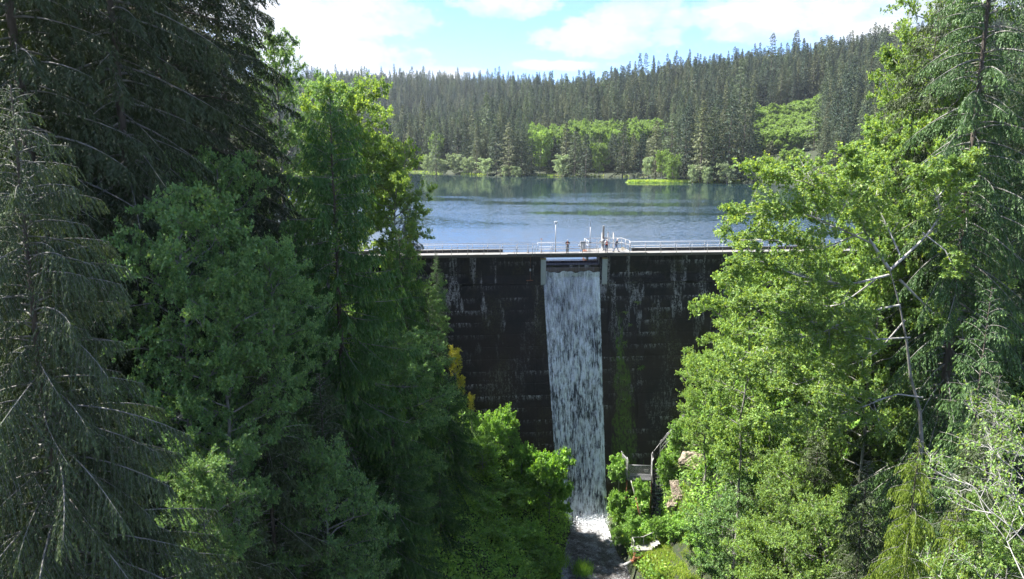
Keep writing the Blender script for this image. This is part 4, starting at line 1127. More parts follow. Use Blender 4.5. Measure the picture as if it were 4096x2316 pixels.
print('far broadleaf', [d['n'] for d in FARB])

def far_tree(k, x, y, z, H, R, label, group, parts):
    me, mh, mr = FARM[k]
    if parts:
        e = plant(FARC[k], 'conifer_tree', label, 'conifer', (x, y, z), H, R, rng.random() * 6.28, group); return e
    o = link('conifer_tree', me, None, (x, y, z)); o.rotation_euler = (0, 0, rng.random() * 6.28); o.scale = (R / mr, R / mr, H / mh)
    return tag(o, label, 'conifer', group)
# hand-set trees along the waterline: (u, v of foot, v of top, width px, label)
shore = [
 (1745, 695, 540, 60, 'slender conifer at the left end of the far shoreline'), (1830, 690, 505, 75, 'dark conifer behind the palest left shoreline bush'),
 (1905, 692, 480, 80, 'tall conifer over the whitish bushes at the left of the far shore'), (1990, 698, 500, 85, 'ragged conifer between the two clumps of pale shore bushes'),
 (2035, 700, 498, 95, 'greyish conifer at the waterline, its skirt touching the lake'), (2085, 700, 525, 85, 'dark broad conifer beside the greyish waterline conifer'),
 (2125, 700, 550, 70, 'short dark conifer left of the mid green shore alders'), (2265, 702, 490, 85, 'conifer standing in front of the lime green grove'),
 (2300, 704, 535, 90, 'broad dark conifer right of the whitish shore bush'), (2345, 706, 560, 80, 'dark conifer crowded against its broad neighbour on the far shore'),
 (2490, 705, 465, 78, 'lone pointed conifer in front of the lime green canopy'), (2560, 707, 530, 62, 'small conifer left of the grassy spit trees'),
 (2620, 722, 480, 80, 'pale tipped conifer at the base of the grassy spit'), (2680, 724, 450, 85, 'sunlit conifer behind the yellow-green shore bush'),
 (2735, 726, 430, 85, 'tall conifer in the cluster right of the spit'), (2800, 727, 415, 100, 'dark heavy conifer with drooping boughs right of the spit'),
 (2850, 727, 440, 95, 'dense dark conifer with tiers of hanging boughs at the waterline'), (2910, 728, 400, 100, 'tallest conifer of the right-hand shore cluster'),
 (2965, 727, 372, 95, 'tall conifer at the right end of the shore cluster'), (3010, 726, 520, 80, 'short conifer below the bright green hillside patch'),
 (3075, 700, 560, 80, 'dark young conifer in front of the bright hillside patch'), (3245, 690, 440, 110, 'dark conifer rising beside the bright hillside patch'),
]
taken = []
for i, (u, vf, vt, w, lab) in enumerate(shore):
    dep = PITCH - math.atan((CY - vf) / F_PX); Y = min(470, (CAMZ - .6) / math.tan(dep)) + 3
    if 2550 < u < 2800: Y += 5
    if u > 3040: Y = 395
    x = at(u, vf, Y).x; z = gz(x, Y)
    zt = at(u, vt, Y).z; depth = Y
    far_tree(i % 8, x, Y, max(z, .1) - .3, zt - z, w * .64 * depth / F_PX, lab, 'conifers along the far shore', True); taken.append((x, Y))
bush = [
 (1712, 693, 630, 62, 4, 'rounded blue-green willow at the left end of the far shore'), (1768, 694, 645, 55, 3, 'low whitish bush beside the blue-green willow'),
 (1822, 694, 628, 80, 3, 'wide pale cream-green bush at the far waterline'), (1868, 696, 640, 60, 4, 'pale silvery bush under the tall left shore conifers'),
 (1950, 698, 645, 70, 4, 'pale leaning bush reaching over the water beside the greyish conifer'), (2020, 701, 668, 36, 3, 'small pale bush at the foot of the greyish conifer'),
 (2066, 702, 672, 50, 4, 'low bush below the dark broad conifer at the waterline'), 
 (1745, 650, 550, 70, 1, 'mid green alder behind the low whitish bush'), (2160, 700, 545, 95, 0, 'mid green alder right of the dark broad conifer'),
  (2250, 703, 635, 66, 4, 'round whitish shore bush below the broad dark conifer'),
 (2395, 705, 590, 80, 0, 'grey-green alder between two dark shore conifers'), 
  (2590, 722, 640, 50, 3, 'pale bush overhanging the grassy spit'),
 (2645, 724, 615, 62, 0, 'yellow-green bush glowing behind the grassy spit'), (2690, 726, 640, 70, 2, 'leafy pale green bush right of the yellow-green one'),
 (2770, 728, 672, 50, 4, 'small silvery bush under the dark heavy conifer'), (2830, 729, 675, 60, 3, 'low whitish bush at the water right of the spit'),
 (2905, 730, 668, 75, 4, 'broad pale bush under the tallest shore conifer'), (2985, 728, 640, 90, 3, 'wide pale bush nearly touching the bright near alder'),
 (3060, 722, 640, 90, 0, 'green bush in shade under the bright hillside patch'), (3160, 715, 610, 110, 1, 'deep green alder below the bright hillside patch'),
]
for (u, vf, vt, w, k, lab) in bush:
    dep = PITCH - math.atan((CY - min(vf, 700) if vf < 680 else CY - vf) / F_PX); Y = min(470, (CAMZ - .4) / math.tan(max(dep, .030))) - 1
    if vf < 680: Y += 6
    x = at(u, vf, Y).x; z = max(gz(x, Y), .0) - .3; zt = at(u, vt, Y).z
    plant(FARB[k], 'shore_bush' if vt > 600 else 'alder_tree', lab, 'bush' if vt > 600 else 'alder', (x, Y, z), zt - z, w * .50 * Y / F_PX, rng.random() * 6.28, 'bushes and alders along the far shore')
# lime green alder groves on the slope
def grove(us, vs, Ys, label, n, k0, w):
    for i in range(n):
        f = (i + .5) / n; u = us[0] + (us[1] - us[0]) * f + rng.normal(0, 8); j = rng.random()
        Y = Ys[0] + (Ys[1] - Ys[0]) * j; v = vs[0] + (vs[1] - vs[0]) * (1 - j) + rng.normal(0, 6)
        p = at(u, v, Y); z = gz(p.x, Y) - .5
        plant(FARB[(k0 + i) % 3], 'alder_tree', label, 'alder', (p.x, Y, z), max(6, p.z - z), w * Y / F_PX * .5 * (.8 + .4 * rng.random()), rng.random() * 6.28, label)
        taken.append((p.x, Y))
grove((2120, 2660), (492, 545), (425, 505), 'lime green alder in the band across the middle of the far slope', 34, 0, 80)
grove((3010, 3330), (432, 545), (400, 530), 'bright green alder in the sunny patch on the right hillside', 52, 1, 100)
grove((2150, 2240), (540, 600), (400, 430), 'alder above the waterline left of the lime green band', 4, 2, 80)
# the conifer forest on the slopes
cand = []
for _ in range(70):
    uu_ = rng.uniform(2120, 2660); yy_ = rng.uniform(392, 418); cand.append((at(uu_, 640, yy_).x, yy_))
cell = 6.2
for gx in np.arange(-600, 800, cell):
    for gy in np.arange(300, 1180, cell):
        x = gx + rng.random() * cell; y = gy + rng.random() * cell
        if y > 800 and rng.random() < .3: continue
        cand.append((x, y))
cand = np.array(cand)
sd = poly_sd(cand[:, 0], cand[:, 1]); zz = ground_z(cand[:, 0], cand[:, 1])
u, v = project(np.stack([cand[:, 0], cand[:, 1], zz + 25], 1))
ok = (sd > 9) & (u > -500) & (u < 4700) & (v < 760)
# hidden ground behind the crest of the near hill needs no trees
ok &= ~((cand[:, 1] > 830) & (cand[:, 0] > 90))
u0, v0 = project(np.stack([cand[:, 0], cand[:, 1], zz + 18], 1))
g1 = (u0 > 2130) & (u0 < 2660) & (cand[:, 1] < 515) & (cand[:, 1] > 405)
g2 = (u0 > 3015) & (u0 < 3290) & (cand[:, 1] < 560)
g3 = (u0 > 2110) & (u0 < 2680) & (cand[:, 1] < 418)
g1 &= ~g3
ok &= ~(g1 | g2)
cand = cand[ok]; zz = zz[ok]; u = u[ok]; v = v[ok]; g3 = g3[ok]
tk = np.array(taken)
dm = np.min(np.hypot(cand[:, None, 0] - tk[None, :, 0], cand[:, None, 1] - tk[None, :, 1]), 1)
cand, zz, u, v, g3 = cand[dm > 6], zz[dm > 6], u[dm > 6], v[dm > 6], g3[dm > 6]
Hh = 17 + 13 * rng.random(len(cand)) ** 1.2 + 7 * (rng.random(len(cand)) < .12); Hh *= np.where(rng.random(len(cand)) < .06, 1.18, 1)
Hh = np.where(g3, 12 + 8 * rng.random(len(cand)), Hh)
order = np.argsort(cand[:, 1] + np.where((u < 1620) | (u > 3250), 600, 0))
nIND = 265
for j, i in enumerate(order[:nIND]):
    y = cand[i, 1]
    lab = ('conifer in the front ranks of the forest left of the lime green band' if u[i] < 2130 else 'conifer on the slope above the lime green alder band' if u[i] < 2660 else 'conifer on the far right hillside behind the shore cluster' if u[i] < 3010 else 'conifer above the bright green hillside patch')
    far_tree(int(rng.integers(8)), cand[i, 0], y, zz[i] - .4, Hh[i], 3.3 + 1.7 * rng.random(), lab, lab + ' group', False)
rest = order[nIND:]
print('far conifers', nIND, 'mass', len(rest))
def scatter_object(name, pts, scales, rots, models, kind='stuff'):
    col = bpy.data.collections.new(name + '_models')
    for me, h, r in models:
        o = bpy.data.objects.new(name + '_model', me); col.objects.link(o)
    me = bpy.data.meshes.new(name); me.from_pydata([tuple(p) for p in pts], [], [])
    a = me.attributes.new('size', 'FLOAT', 'POINT'); a.data.foreach_set('value', np.asarray(scales, np.float32))
    a = me.attributes.new('turn', 'FLOAT', 'POINT'); a.data.foreach_set('value', np.asarray(rots, np.float32))
    o = link(name, me); tag(o, kind=kind)
    ng = bpy.data.node_groups.new(name, 'GeometryNodeTree')
    ng.interface.new_socket('Geometry', in_out='INPUT', socket_type='NodeSocketGeometry'); ng.interface.new_socket('Geometry', in_out='OUTPUT', socket_type='NodeSocketGeometry')
    N = ng.nodes; gi = N.new('NodeGroupInput'); go = N.new('NodeGroupOutput'); ip = N.new('GeometryNodeInstanceOnPoints')
    ci = N.new('GeometryNodeCollectionInfo'); ci.inputs['Collection'].default_value = col; ci.inputs['Separate Children'].default_value = True; ci.inputs['Reset Children'].default_value = True
    ip.inputs['Pick Instance'].default_value = True
    s = N.new('GeometryNodeInputNamedAttribute'); s.data_type = 'FLOAT'; s.inputs['Name'].default_value = 'size'
    r = N.new('GeometryNodeInputNamedAttribute'); r.data_type = 'FLOAT'; r.inputs['Name'].default_value = 'turn'
    cx = N.new('ShaderNodeCombineXYZ'); L = ng.links
    L.new(gi.outputs[0], ip.inputs['Points']); L.new(ci.outputs[0], ip.inputs['Instance']); L.new(r.outputs['Attribute'], cx.inputs['Z'])
    L.new(cx.outputs[0], ip.inputs['Rotation']); L.new(s.outputs['Attribute'], ip.inputs['Scale']); L.new(ip.outputs[0], go.inputs[0])
    m = o.modifiers.new('scatter', 'NODES'); m.node_group = ng; return o
scatter_object('distant_forest', [(cand[i, 0], cand[i, 1], zz[i] - .4) for i in rest], Hh[rest] / 31.0, rng.random(len(rest)) * 6.28, FARM)
# grass: the spit, and a fringe of sedge at the waterline
def grass_patch(name, P, h, w, m='grass', seed=1, kind='stuff', label=None):
    r = np.random.default_rng(seed); n = len(P); K = Kites()
    D = np.stack([r.normal(0, .35, n), r.normal(0, .35, n), np.ones(n)], 1)
    K.add(P, D, np.stack([r.normal(0, 1, n), r.normal(0, 1, n), np.zeros(n)], 1), h * (.5 + r.random(n)), w, .15 + .85 * r.random(n))
    o = link(name, K.mesh(name, M[m])); return tag(o, label, kind=kind)
pts = []
while len(pts) < 9000:
    x = 51 + rng.random() * 50; y = 303 + rng.random() * 22
    c = 314.5 - (x - 51) * .06; wd = (1.0 + 2.6 * min(1, (x - 50) / 14))
    if abs(y - c) < wd and x < 100: pts.append((x, y, .10))
sp_ = np.array(pts)
me = []
xs = np.linspace(50, 100, 60); V = []
for x in xs:
    c = 314.5 - (x - 51) * .06; wd = (1.2 + 2.9 * min(1, max(0, x - 50) / 14)) * min(1, (x - 49.8) / 2)
    for f in (-1, -.6, 0, .6, 1): V.append((x, c + wd * f * (1 + .15 * math.sin(x * 1.7 + f)), .22 * (1 - f * f) + .015))
i = np.arange(300).reshape(60, 5)
tag(link('grassy_spit', mesh_tris('grassy_spit', V, np.stack([i[:-1, :-1], i[1:, :-1], i[1:, 1:], i[:-1, 1:]], -1).reshape(-1, 4), simple('spit_turf', (.13, .22, .04), .9, .3, .5))), kind='structure')
grass_patch('spit_grass', sp_, 1.0, .14, seed=3)
s = np.linspace(0, 1, 1500); ee = np.array([(-190, 430), (-110, 462), (-57, 455), (-28, 412), (20, 390), (62, 380)], float)
dd = np.r_[0, np.cumsum(np.hypot(*np.diff(ee, axis=0).T))]; t_ = s * dd[-1]
ep = np.stack([np.interp(t_, dd, ee[:, 0]), np.interp(t_, dd, ee[:, 1]) - .8 + rng.normal(0, .6, 1500), np.zeros(1500)], 1)
grass_patch('shore_sedge', ep[(np.sin(ep[:, 0] * .21) + np.sin(ep[:, 0] * .067)) > -.9], 1.3, .22, seed=4)

# ------------------------------------------------------------------ near tree models
ML = {}
ML['near'] = conifer(21, 31, 7.2, .22, 400, .085, .032, .115, .024, 'lichen', 'bark_mid', hang=.75, a_bot=-10, a_top=30, droop=.32, shp=.62, sec_len=.30, tip=.4, sectubes=True, dead=13, side=55, jit=.22)
ML['hem1'] = conifer(22, 42, 7.5, .12, 340, .14, .07, .27, .040, 'hemlock', 'bark_dark', hang=.4, a_bot=-8, a_top=30, droop=.26, shp=.5, sec_len=.33, tip=.4, drop=.04, dead=10)
ML['hem2'] = conifer(23, 40, 7, .14, 300, .14, .07, .27, .040, 'hemlock', 'bark_mid', hang=.5, a_bot=-14, a_top=26, droop=.3, shp=.45, sec_len=.34, tip=.35, drop=.08, dead=12)
ML['hem3'] = conifer(24, 18, 4.2, .06, 240, .12, .06, .22, .030, 'hemlock', 'twig_grey', hang=.45, a_bot=-10, a_top=34, droop=.28, shp=.6, sec_len=.36, tip=.65, dead=8)
ML['ced1'] = conifer(25, 28, 5.4, .04, 320, .12, .055, .24, .036, 'cedar', 'bark_mid', hang=1.0, a_bot=-16, a_top=38, droop=.34, shp=.45, sec_len=.30, tip=.75, upt=.16, side=42, jit=.2)
ML['ced2'] = conifer(26, 16, 4.0, .04, 190, .10, .048, .20, .032, 'cedar', 'bark_mid', hang=1.1, a_bot=-18, a_top=35, droop=.36, shp=.5, sec_len=.33, tip=.8, upt=.16, side=42, jit=.2, dead=3)
ML['gold'] = conifer(27, 14, 3.2, .04, 260, .07, .032, .12, .022, 'gold', 'bark_mid', hang=1.1, a_bot=-10, a_top=35, droop=.5, shp=.55, sec_len=.34, tip=.6, side=40, jit=.2, dead=6, drop=.1)
ML['spr1'] = conifer(28, 40, 6, .08, 380, .115, .05, .16, .032, 'spruce', 'bark_mid', hang=.5, a_bot=-14, a_top=35, droop=.34, shp=.42, sec_len=.28, tip=.75, side=50, jit=.2, dead=6)
ML['spr2'] = conifer(29, 20, 4.4, .05, 190, .11, .05, .16, .028, 'spruce', 'bark_mid', hang=.6, a_bot=-10, a_top=35, droop=.28, shp=.55, sec_len=.33, tip=.85, side=50, jit=.2)
def BL(key, seed, H, R, cb, n, **kw):
    al = {k: kw.pop(k) for k in ('lean', 'rise', 'round_', 'top', 'thick') if k in kw}
    tr, lb = auto_limbs(seed, H, R, cb, n, **al); ML[key] = broadleaf(seed, H, R, lb, tr, **kw)
BL('ald1', 31, 20, 5.5, 3.5, 44, tr_r=.15, rise=.34, leaf=.17, lw=.38, leaf_n=17)
BL('ald2', 32, 17, 5.0, 2.5, 40, tr_r=.12, rise=.28, leaf=.16, lw=.38, leaf_n=16)
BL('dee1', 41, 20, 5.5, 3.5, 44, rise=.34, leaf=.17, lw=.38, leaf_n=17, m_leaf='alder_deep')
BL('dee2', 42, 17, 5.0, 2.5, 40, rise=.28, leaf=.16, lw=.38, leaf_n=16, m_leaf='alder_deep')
BL('ald3', 33, 24, 5.0, 6, 44, rise=.45, leaf=.16, lw=.35, leaf_n=13, keep=.85)
BL('ald4', 34, 9, 3.6, .6, 36, rise=.3, leaf=.13, lw=.36, top=.4, sub_sp=.28, leaf_n=14)
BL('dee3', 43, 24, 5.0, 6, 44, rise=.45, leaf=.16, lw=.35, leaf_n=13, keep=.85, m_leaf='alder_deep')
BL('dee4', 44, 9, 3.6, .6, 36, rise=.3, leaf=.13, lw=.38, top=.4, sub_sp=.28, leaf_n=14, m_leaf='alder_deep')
BL('map1', 35, 5, 3.2, .4, 34, rise=.4, leaf=.26, lw=.44, top=.5, sub_sp=.3, leaf_n=10, twig_n=8, m_leaf='maple', tipc=.5, flat=.6, up=.2)
BL('shr1', 36, 3, 1.7, .2, 24, rise=.5, leaf=.15, lw=.4, top=.5, sub_sp=.2, leaf_n=10, twig_n=8, m_leaf='shrub', m_bark='twig_grey', twig_len=.4, flat=.6, up=.2)
BL('shr2', 37, 2.4, 1.6, .15, 22, rise=.4, leaf=.22, lw=.38, top=.6, sub_sp=.2, leaf_n=8, twig_n=7, m_leaf='shrub', m_bark='twig_grey', twig_len=.4, flat=.6, up=.2)
BL('brm', 38, 2.2, .9, .15, 16, rise=1.2, leaf=.09, lw=.4, top=.5, sub_sp=.14, leaf_n=10, twig_n=6, m_leaf='broom', m_bark='twig_grey', twig_len=.35, flat=.6, up=.2)
BL('bare', 39, 12, 4.0, 3, 26, rise=.45, leaf=.10, lw=.36, leaf_n=9, twig_n=9, bare=.4, m_bark='bark_pale', thick=.45)
print('near models', {k: m['n'] for k, m in ML.items()})
def tree(model, name, cat, u, v, Y, R, label, group=None, sink=.4, zf=None, rz=None, tilt=(0, 0)):
    p = at(u, v, Y); z = (gz(p.x, Y) if zf is None else zf) - sink
    return plant(ML[model], name, label, cat, (p.x, Y, z), max(.8, p.z - z), R, random.Random(label).random() * 6.28 if rz is None else rz, group, tilt, 1.5 if cat in ('hemlock', 'cedar', 'spruce') else 1.45)
H, CN, A, S = 'hemlock_tree', 'cedar_tree', 'alder_tree', 'shrub'
GL, GR = 'trees on the left bank', 'trees on the right bank'
for a in [
 ('near', H, 'hemlock', 40, 335, 20, 6.6, 'big lichen-grey hemlock nearest the camera on the left edge', GL),
 ('hem1', H, 'hemlock', 470, -1500, 48, 7.8, 'tall dark hemlock filling the upper left, its top out of frame', GL),
 ('hem2', H, 'hemlock', 90, -1500, 43, 7.4, 'dark hemlock at the upper left edge with sky showing through its boughs', GL),
 ('hem2', H, 'hemlock', 800, -700, 56, 6.8, 'dark hemlock whose drooping boughs reach out against the white cloud', GL),
 ('hem1', H, 'hemlock', 640, -300, 68, 7.0, 'dim hemlock behind the two tall dark ones', GL),
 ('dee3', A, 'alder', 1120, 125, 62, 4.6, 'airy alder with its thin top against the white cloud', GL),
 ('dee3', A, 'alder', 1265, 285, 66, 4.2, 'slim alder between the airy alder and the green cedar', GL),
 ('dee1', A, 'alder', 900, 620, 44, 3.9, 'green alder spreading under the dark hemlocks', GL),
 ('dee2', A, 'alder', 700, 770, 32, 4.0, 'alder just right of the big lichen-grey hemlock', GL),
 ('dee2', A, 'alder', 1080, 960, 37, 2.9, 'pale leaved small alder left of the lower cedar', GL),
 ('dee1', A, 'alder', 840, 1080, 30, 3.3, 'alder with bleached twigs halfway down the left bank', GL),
 ('ced1', CN, 'cedar', 1310, 400, 47, 6.3, 'large green cedar with hanging sprays left of the lake view', GL),
 ('ald1', A, 'alder', 1430, 330, 70, 6.2, 'sunlit rounded alder rising behind the large cedar', GL),
 ('ald2', A, 'alder', 1575, 560, 67, 3.8, 'sunlit alder whose crown edges the lake view', GL),
 ('hem3', H, 'hemlock', 1625, 800, 71, 4.2, 'small hemlock with pendant boughs hanging before the lake', GL),
 ('spr2', 'spruce_tree', 'spruce', 1745, 1010, 77, 1.9, 'young conifer with bright yellow-green tips beside the dam crest', GL),
 ('ced2', CN, 'cedar', 1600, 940, 62, 4.4, 'cedar below the large cedar, in front of the dam end', GL),
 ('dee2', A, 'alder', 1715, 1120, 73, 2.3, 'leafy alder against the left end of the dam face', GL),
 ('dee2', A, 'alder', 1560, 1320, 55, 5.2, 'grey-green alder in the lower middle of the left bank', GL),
 ('ced2', CN, 'cedar', 1790, 1490, 68, 3.9, 'cedar boughs reaching toward the dam below the yellow broom', GL),
 ('ced1', CN, 'cedar', 1190, 900, 46, 4.3, 'darker cedar left of the grey-green alder', GL),
 ('hem3', H, 'hemlock', 1030, 1270, 34, 4.2, 'feathery hemlock in the lower left middle', GL),
 ('hem3', H, 'hemlock', 1270, 1490, 40, 4.2, 'shaded hemlock above the bright small alder', GL),
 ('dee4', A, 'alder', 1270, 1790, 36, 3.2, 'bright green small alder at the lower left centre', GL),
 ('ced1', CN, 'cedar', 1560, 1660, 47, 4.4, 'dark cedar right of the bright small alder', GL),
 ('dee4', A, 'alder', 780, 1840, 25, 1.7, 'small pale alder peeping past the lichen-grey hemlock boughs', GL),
 ('hem3', H, 'hemlock', 930, 1830, 27, 3.2, 'dark hemlock at the bottom edge right of the lichen-grey one', GL),
 ('ced2', CN, 'cedar', 1400, 1960, 40, 3.4, 'shadowy cedar at the bottom edge below the bright small alder', GL),
 ('ced2', CN, 'cedar', 1760, 1880, 60, 3.6, 'dark cedar at the foot of the left bank', GL),
 ('hem2', H, 'hemlock', 1000, 300, 88, 6.5, 'hazy hemlock beyond the airy alder by the lake', GL),
 ('ced1', CN, 'cedar', 900, 760, 54, 5.2, 'shaded cedar behind the spreading green alder', GL),
 ('hem3', H, 'hemlock', 640, 1060, 36, 4.0, 'shaded hemlock behind the alder by the lichen-grey hemlock', GL),
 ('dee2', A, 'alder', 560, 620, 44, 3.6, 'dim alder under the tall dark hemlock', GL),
 ('hem1', H, 'hemlock', 260, -560, 60, 7.4, 'hemlock half hidden between the two dark ones at the upper left', GL),
 ('hem2', H, 'hemlock', -250, -800, 52, 7.6, 'hemlock boughs entering from beyond the upper left edge', GL),
 ('hem1', H, 'hemlock', 30, -350, 72, 7.5, 'farther dark hemlock showing through gaps at the upper left', GL),
 ('hem2', H, 'hemlock', 560, -330, 80, 7.5, 'hemlock dimly seen behind the hazy upper left boughs', GL),
 ('hem2', H, 'hemlock', -190, -1900, 33, 7.0, 'dark hemlock crowding the left edge behind the lichen-grey one', GL),  # stands mostly out of view; added and raised to shade the left-bank alders
 ('hem1', H, 'hemlock', -420, -1500, 40, 7.4, 'hemlock standing outside the left edge behind the nearer ones', GL),  # unseen tree added to cast shade on the left-bank alders
 ('hem2', H, 'hemlock', 230, -1700, 36, 6.4, 'tall hemlock between the lichen-grey one and the big dark one', GL),
 # right bank
 ('spr1', 'spruce_tree', 'spruce', 4090, -1000, 46, 5.6, 'dark spruce along the right edge of the view', GR),
 ('hem2', H, 'hemlock', 3760, 0, 52, 5.0, 'yellowish hemlock between the upper alders on the right', GR),
 ('ald3', A, 'alder', 3830, -160, 56, 5.2, 'tall thin alder at the upper right with white limbs', GR),
 ('ald1', A, 'alder', 3690, 190, 58, 4.4, 'bright alder in front of the right ridge', GR),
 ('ald1', A, 'alder', 3600, 450, 54, 5.2, 'bright alder below the right ridge beside the hillside patch', GR),
 ('ald2', A, 'alder', 3020, 1030, 58, 4.6, 'bright alder reaching over the right end of the dam', GR),
 ('ald2', A, 'alder', 3120, 1330, 60, 5.4, 'bright alder halfway down the right bank', GR),
 ('ald4', A, 'alder', 2850, 1430, 74, 3.6, 'low bright alder against the right end of the dam face', GR),
 ('spr1', 'spruce_tree', 'spruce', 4330, -300, 58, 6.5, 'spruce beyond the right edge, its boughs entering the frame', GR),
 ('hem1', H, 'hemlock', 4150, 150, 78, 7.0, 'dim hemlock far up the slope at the right edge', GR),
 ('hem2', H, 'hemlock', 3900, -250, 60, 5.6, 'dark hemlock behind the tall thin alder at the upper right', GR),
 ('spr2', 'spruce_tree', 'spruce', 3980, 1150, 34, 4.2, 'spruce with sunlit hanging boughs beside the white alder trunk', GR),
 ('ald1', A, 'alder', 3560, 820, 50, 5.0, 'alder behind the white forked trunk of the big one', GR),
 ('ald2', A, 'alder', 3290, 980, 55, 5.0, 'alder filling the middle of the right bank behind the spreading limbs', GR),
 ('ald1', A, 'alder', 3800, 900, 52, 4.6, 'alder between the big forked one and the dark spruce', GR),
 ('ald2', A, 'alder', 2950, 1250, 66, 3.4, 'alder leaning toward the dam face beside the low bright one', GR),
 ('hem3', H, 'hemlock', 3290, 1640, 50, 3.6, 'young hemlock in the shaded hollow under the big alder', GR),
 ('hem3', H, 'hemlock', 3560, 1480, 52, 4.4, 'dark hemlock deep in the hollow behind the white trunk', GR),
 ('hem3', H, 'hemlock', 3030, 1640, 64, 3.6, 'soft green hemlock right of the rock outcrop', GR),
 ('ald4', A, 'alder', 3180, 1860, 50, 3.4, 'bright shrubby alder in the lower right', GR),
 ('dee4', A, 'alder', 2960, 1900, 60, 3.6, 'dark blue-green shrubby alder right of the grassy bench', GR),
 ('ald4', A, 'alder', 3330, 2020, 44, 3.4, 'shrubby alder at the bottom edge left of the golden cedar', GR),
 ('ald4', A, 'alder', 3080, 2120, 52, 3.2, 'low shrubby alder at the bottom edge right of the bench', GR),
 ('gold', CN, 'cedar', 3690, 1760, 27, 2.6, 'golden green cedar with long hanging sprays at the lower right', GR),
 ('gold', CN, 'cedar', 3830, 2000, 23, 2.2, 'smaller golden cedar at the bottom right', GR),
 ('hem3', H, 'hemlock', 3480, 1840, 38, 3.4, 'hemlock with pale tips left of the golden cedar', GR),
 ('bare', A, 'alder', 4190, 1600, 20, 3.3, 'half bare alder with white twigs at the right edge', GR),
 ('ald2', A, 'alder', 4060, 2050, 22, 2.4, 'leafy alder in the bottom right corner', GR),
 ('hem3', H, 'hemlock', 3990, 1500, 30, 3.2, 'dark hemlock behind the half bare alder', GR),
]:
    tree(*a)
# the big alder: limbs laid out one by one, paths in photo pixels with their own distances
def px_path(*q): return np.array([at(u, v, Y) for u, v, Y in q])
bx, by = at(3700, 1700, 43).x, 43
base = np.array([bx + .2, by, gz(bx, by) - .5])
main = np.concatenate([[base], px_path((3695, 1700, 43), (3640, 1500, 43), (3620, 1300, 43), (3560, 1080, 43))])
limbs = []
def lb(r, start, *q): limbs.append((px_path(*q), r * .72, .016, start))
lb(.15, .3, (3560, 1080, 43), (3460, 930, 42.5), (3400, 760, 42), (3370, 620, 41.5))
lb(.14, .35, (3560, 1080, 43), (3700, 950, 43.5), (3765, 860, 43.6), (3740, 760, 43.4), (3660, 690, 43))
lb(.12, .2, (3555, 1100, 43), (3400, 1140, 42), (3210, 1110, 41), (3030, 1040, 40.5), (2900, 1080, 40))
lb(.11, .2, (3600, 1220, 43), (3450, 1250, 42), (3290, 1330, 41), (3080, 1380, 40.5), (2920, 1460, 40))
lb(.12, .5, (3600, 1120, 43), (3700, 1220, 44), (3800, 1320, 45))
lb(.09, .25, (3640, 1350, 43), (3480, 1360, 42), (3300, 1300, 41.5), (3140, 1250, 41))
lb(.08, .3, (3690, 1590, 43), (3580, 1575, 42), (3420, 1640, 41), (3230, 1700, 40.5), (3060, 1690, 40))
lb(.09, .2, (3500, 980, 42.8), (3330, 900, 42), (3160, 830, 41.5), (2990, 850, 41), (2900, 880, 40.8))
lb(.08, .2, (3430, 860, 42.3), (3290, 760, 41.5), (3140, 690, 41), (3020, 700, 40.5))
lb(.08, .25, (3740, 800, 43.4), (3830, 700, 43), (3880, 620, 42.5))
lb(.08, .2, (3600, 1020, 43), (3500, 800, 44.5), (3540, 640, 45.5))
lb(.08, .2, (3500, 1120, 42.8), (3350, 1230, 44.5), (3160, 1200, 45.5), (2980, 1230, 46))
lb(.08, .25, (3620, 1280, 43), (3500, 1420, 44), (3300, 1500, 44.5), (3120, 1560, 44.8))
lb(.07, .25, (3450, 930, 42.4), (3280, 1000, 43), (3090, 960, 43.5), (2960, 960, 44))
lb(.07, .3, (3690, 930, 43.4), (3780, 1000, 42.5), (3830, 1100, 42))
inv = base
big = broadleaf(91, 26, 8, [(p - inv, a, b, c) for p, a, b, c in limbs], main - inv, m_tr='bark_mid', sub_sp=.21, sub_len=.38, twig_n=13, leaf_n=18, leaf=.15, lw=.38, tipc=.5, tr_r=.30, m_bark='bark_pale')
print('big alder leaves', big['n'])
plant(big, A, 'big sunlit alder with a forked white trunk and limbs spreading toward the dam', 'alder', tuple(base), 26, 8, 0, GR)

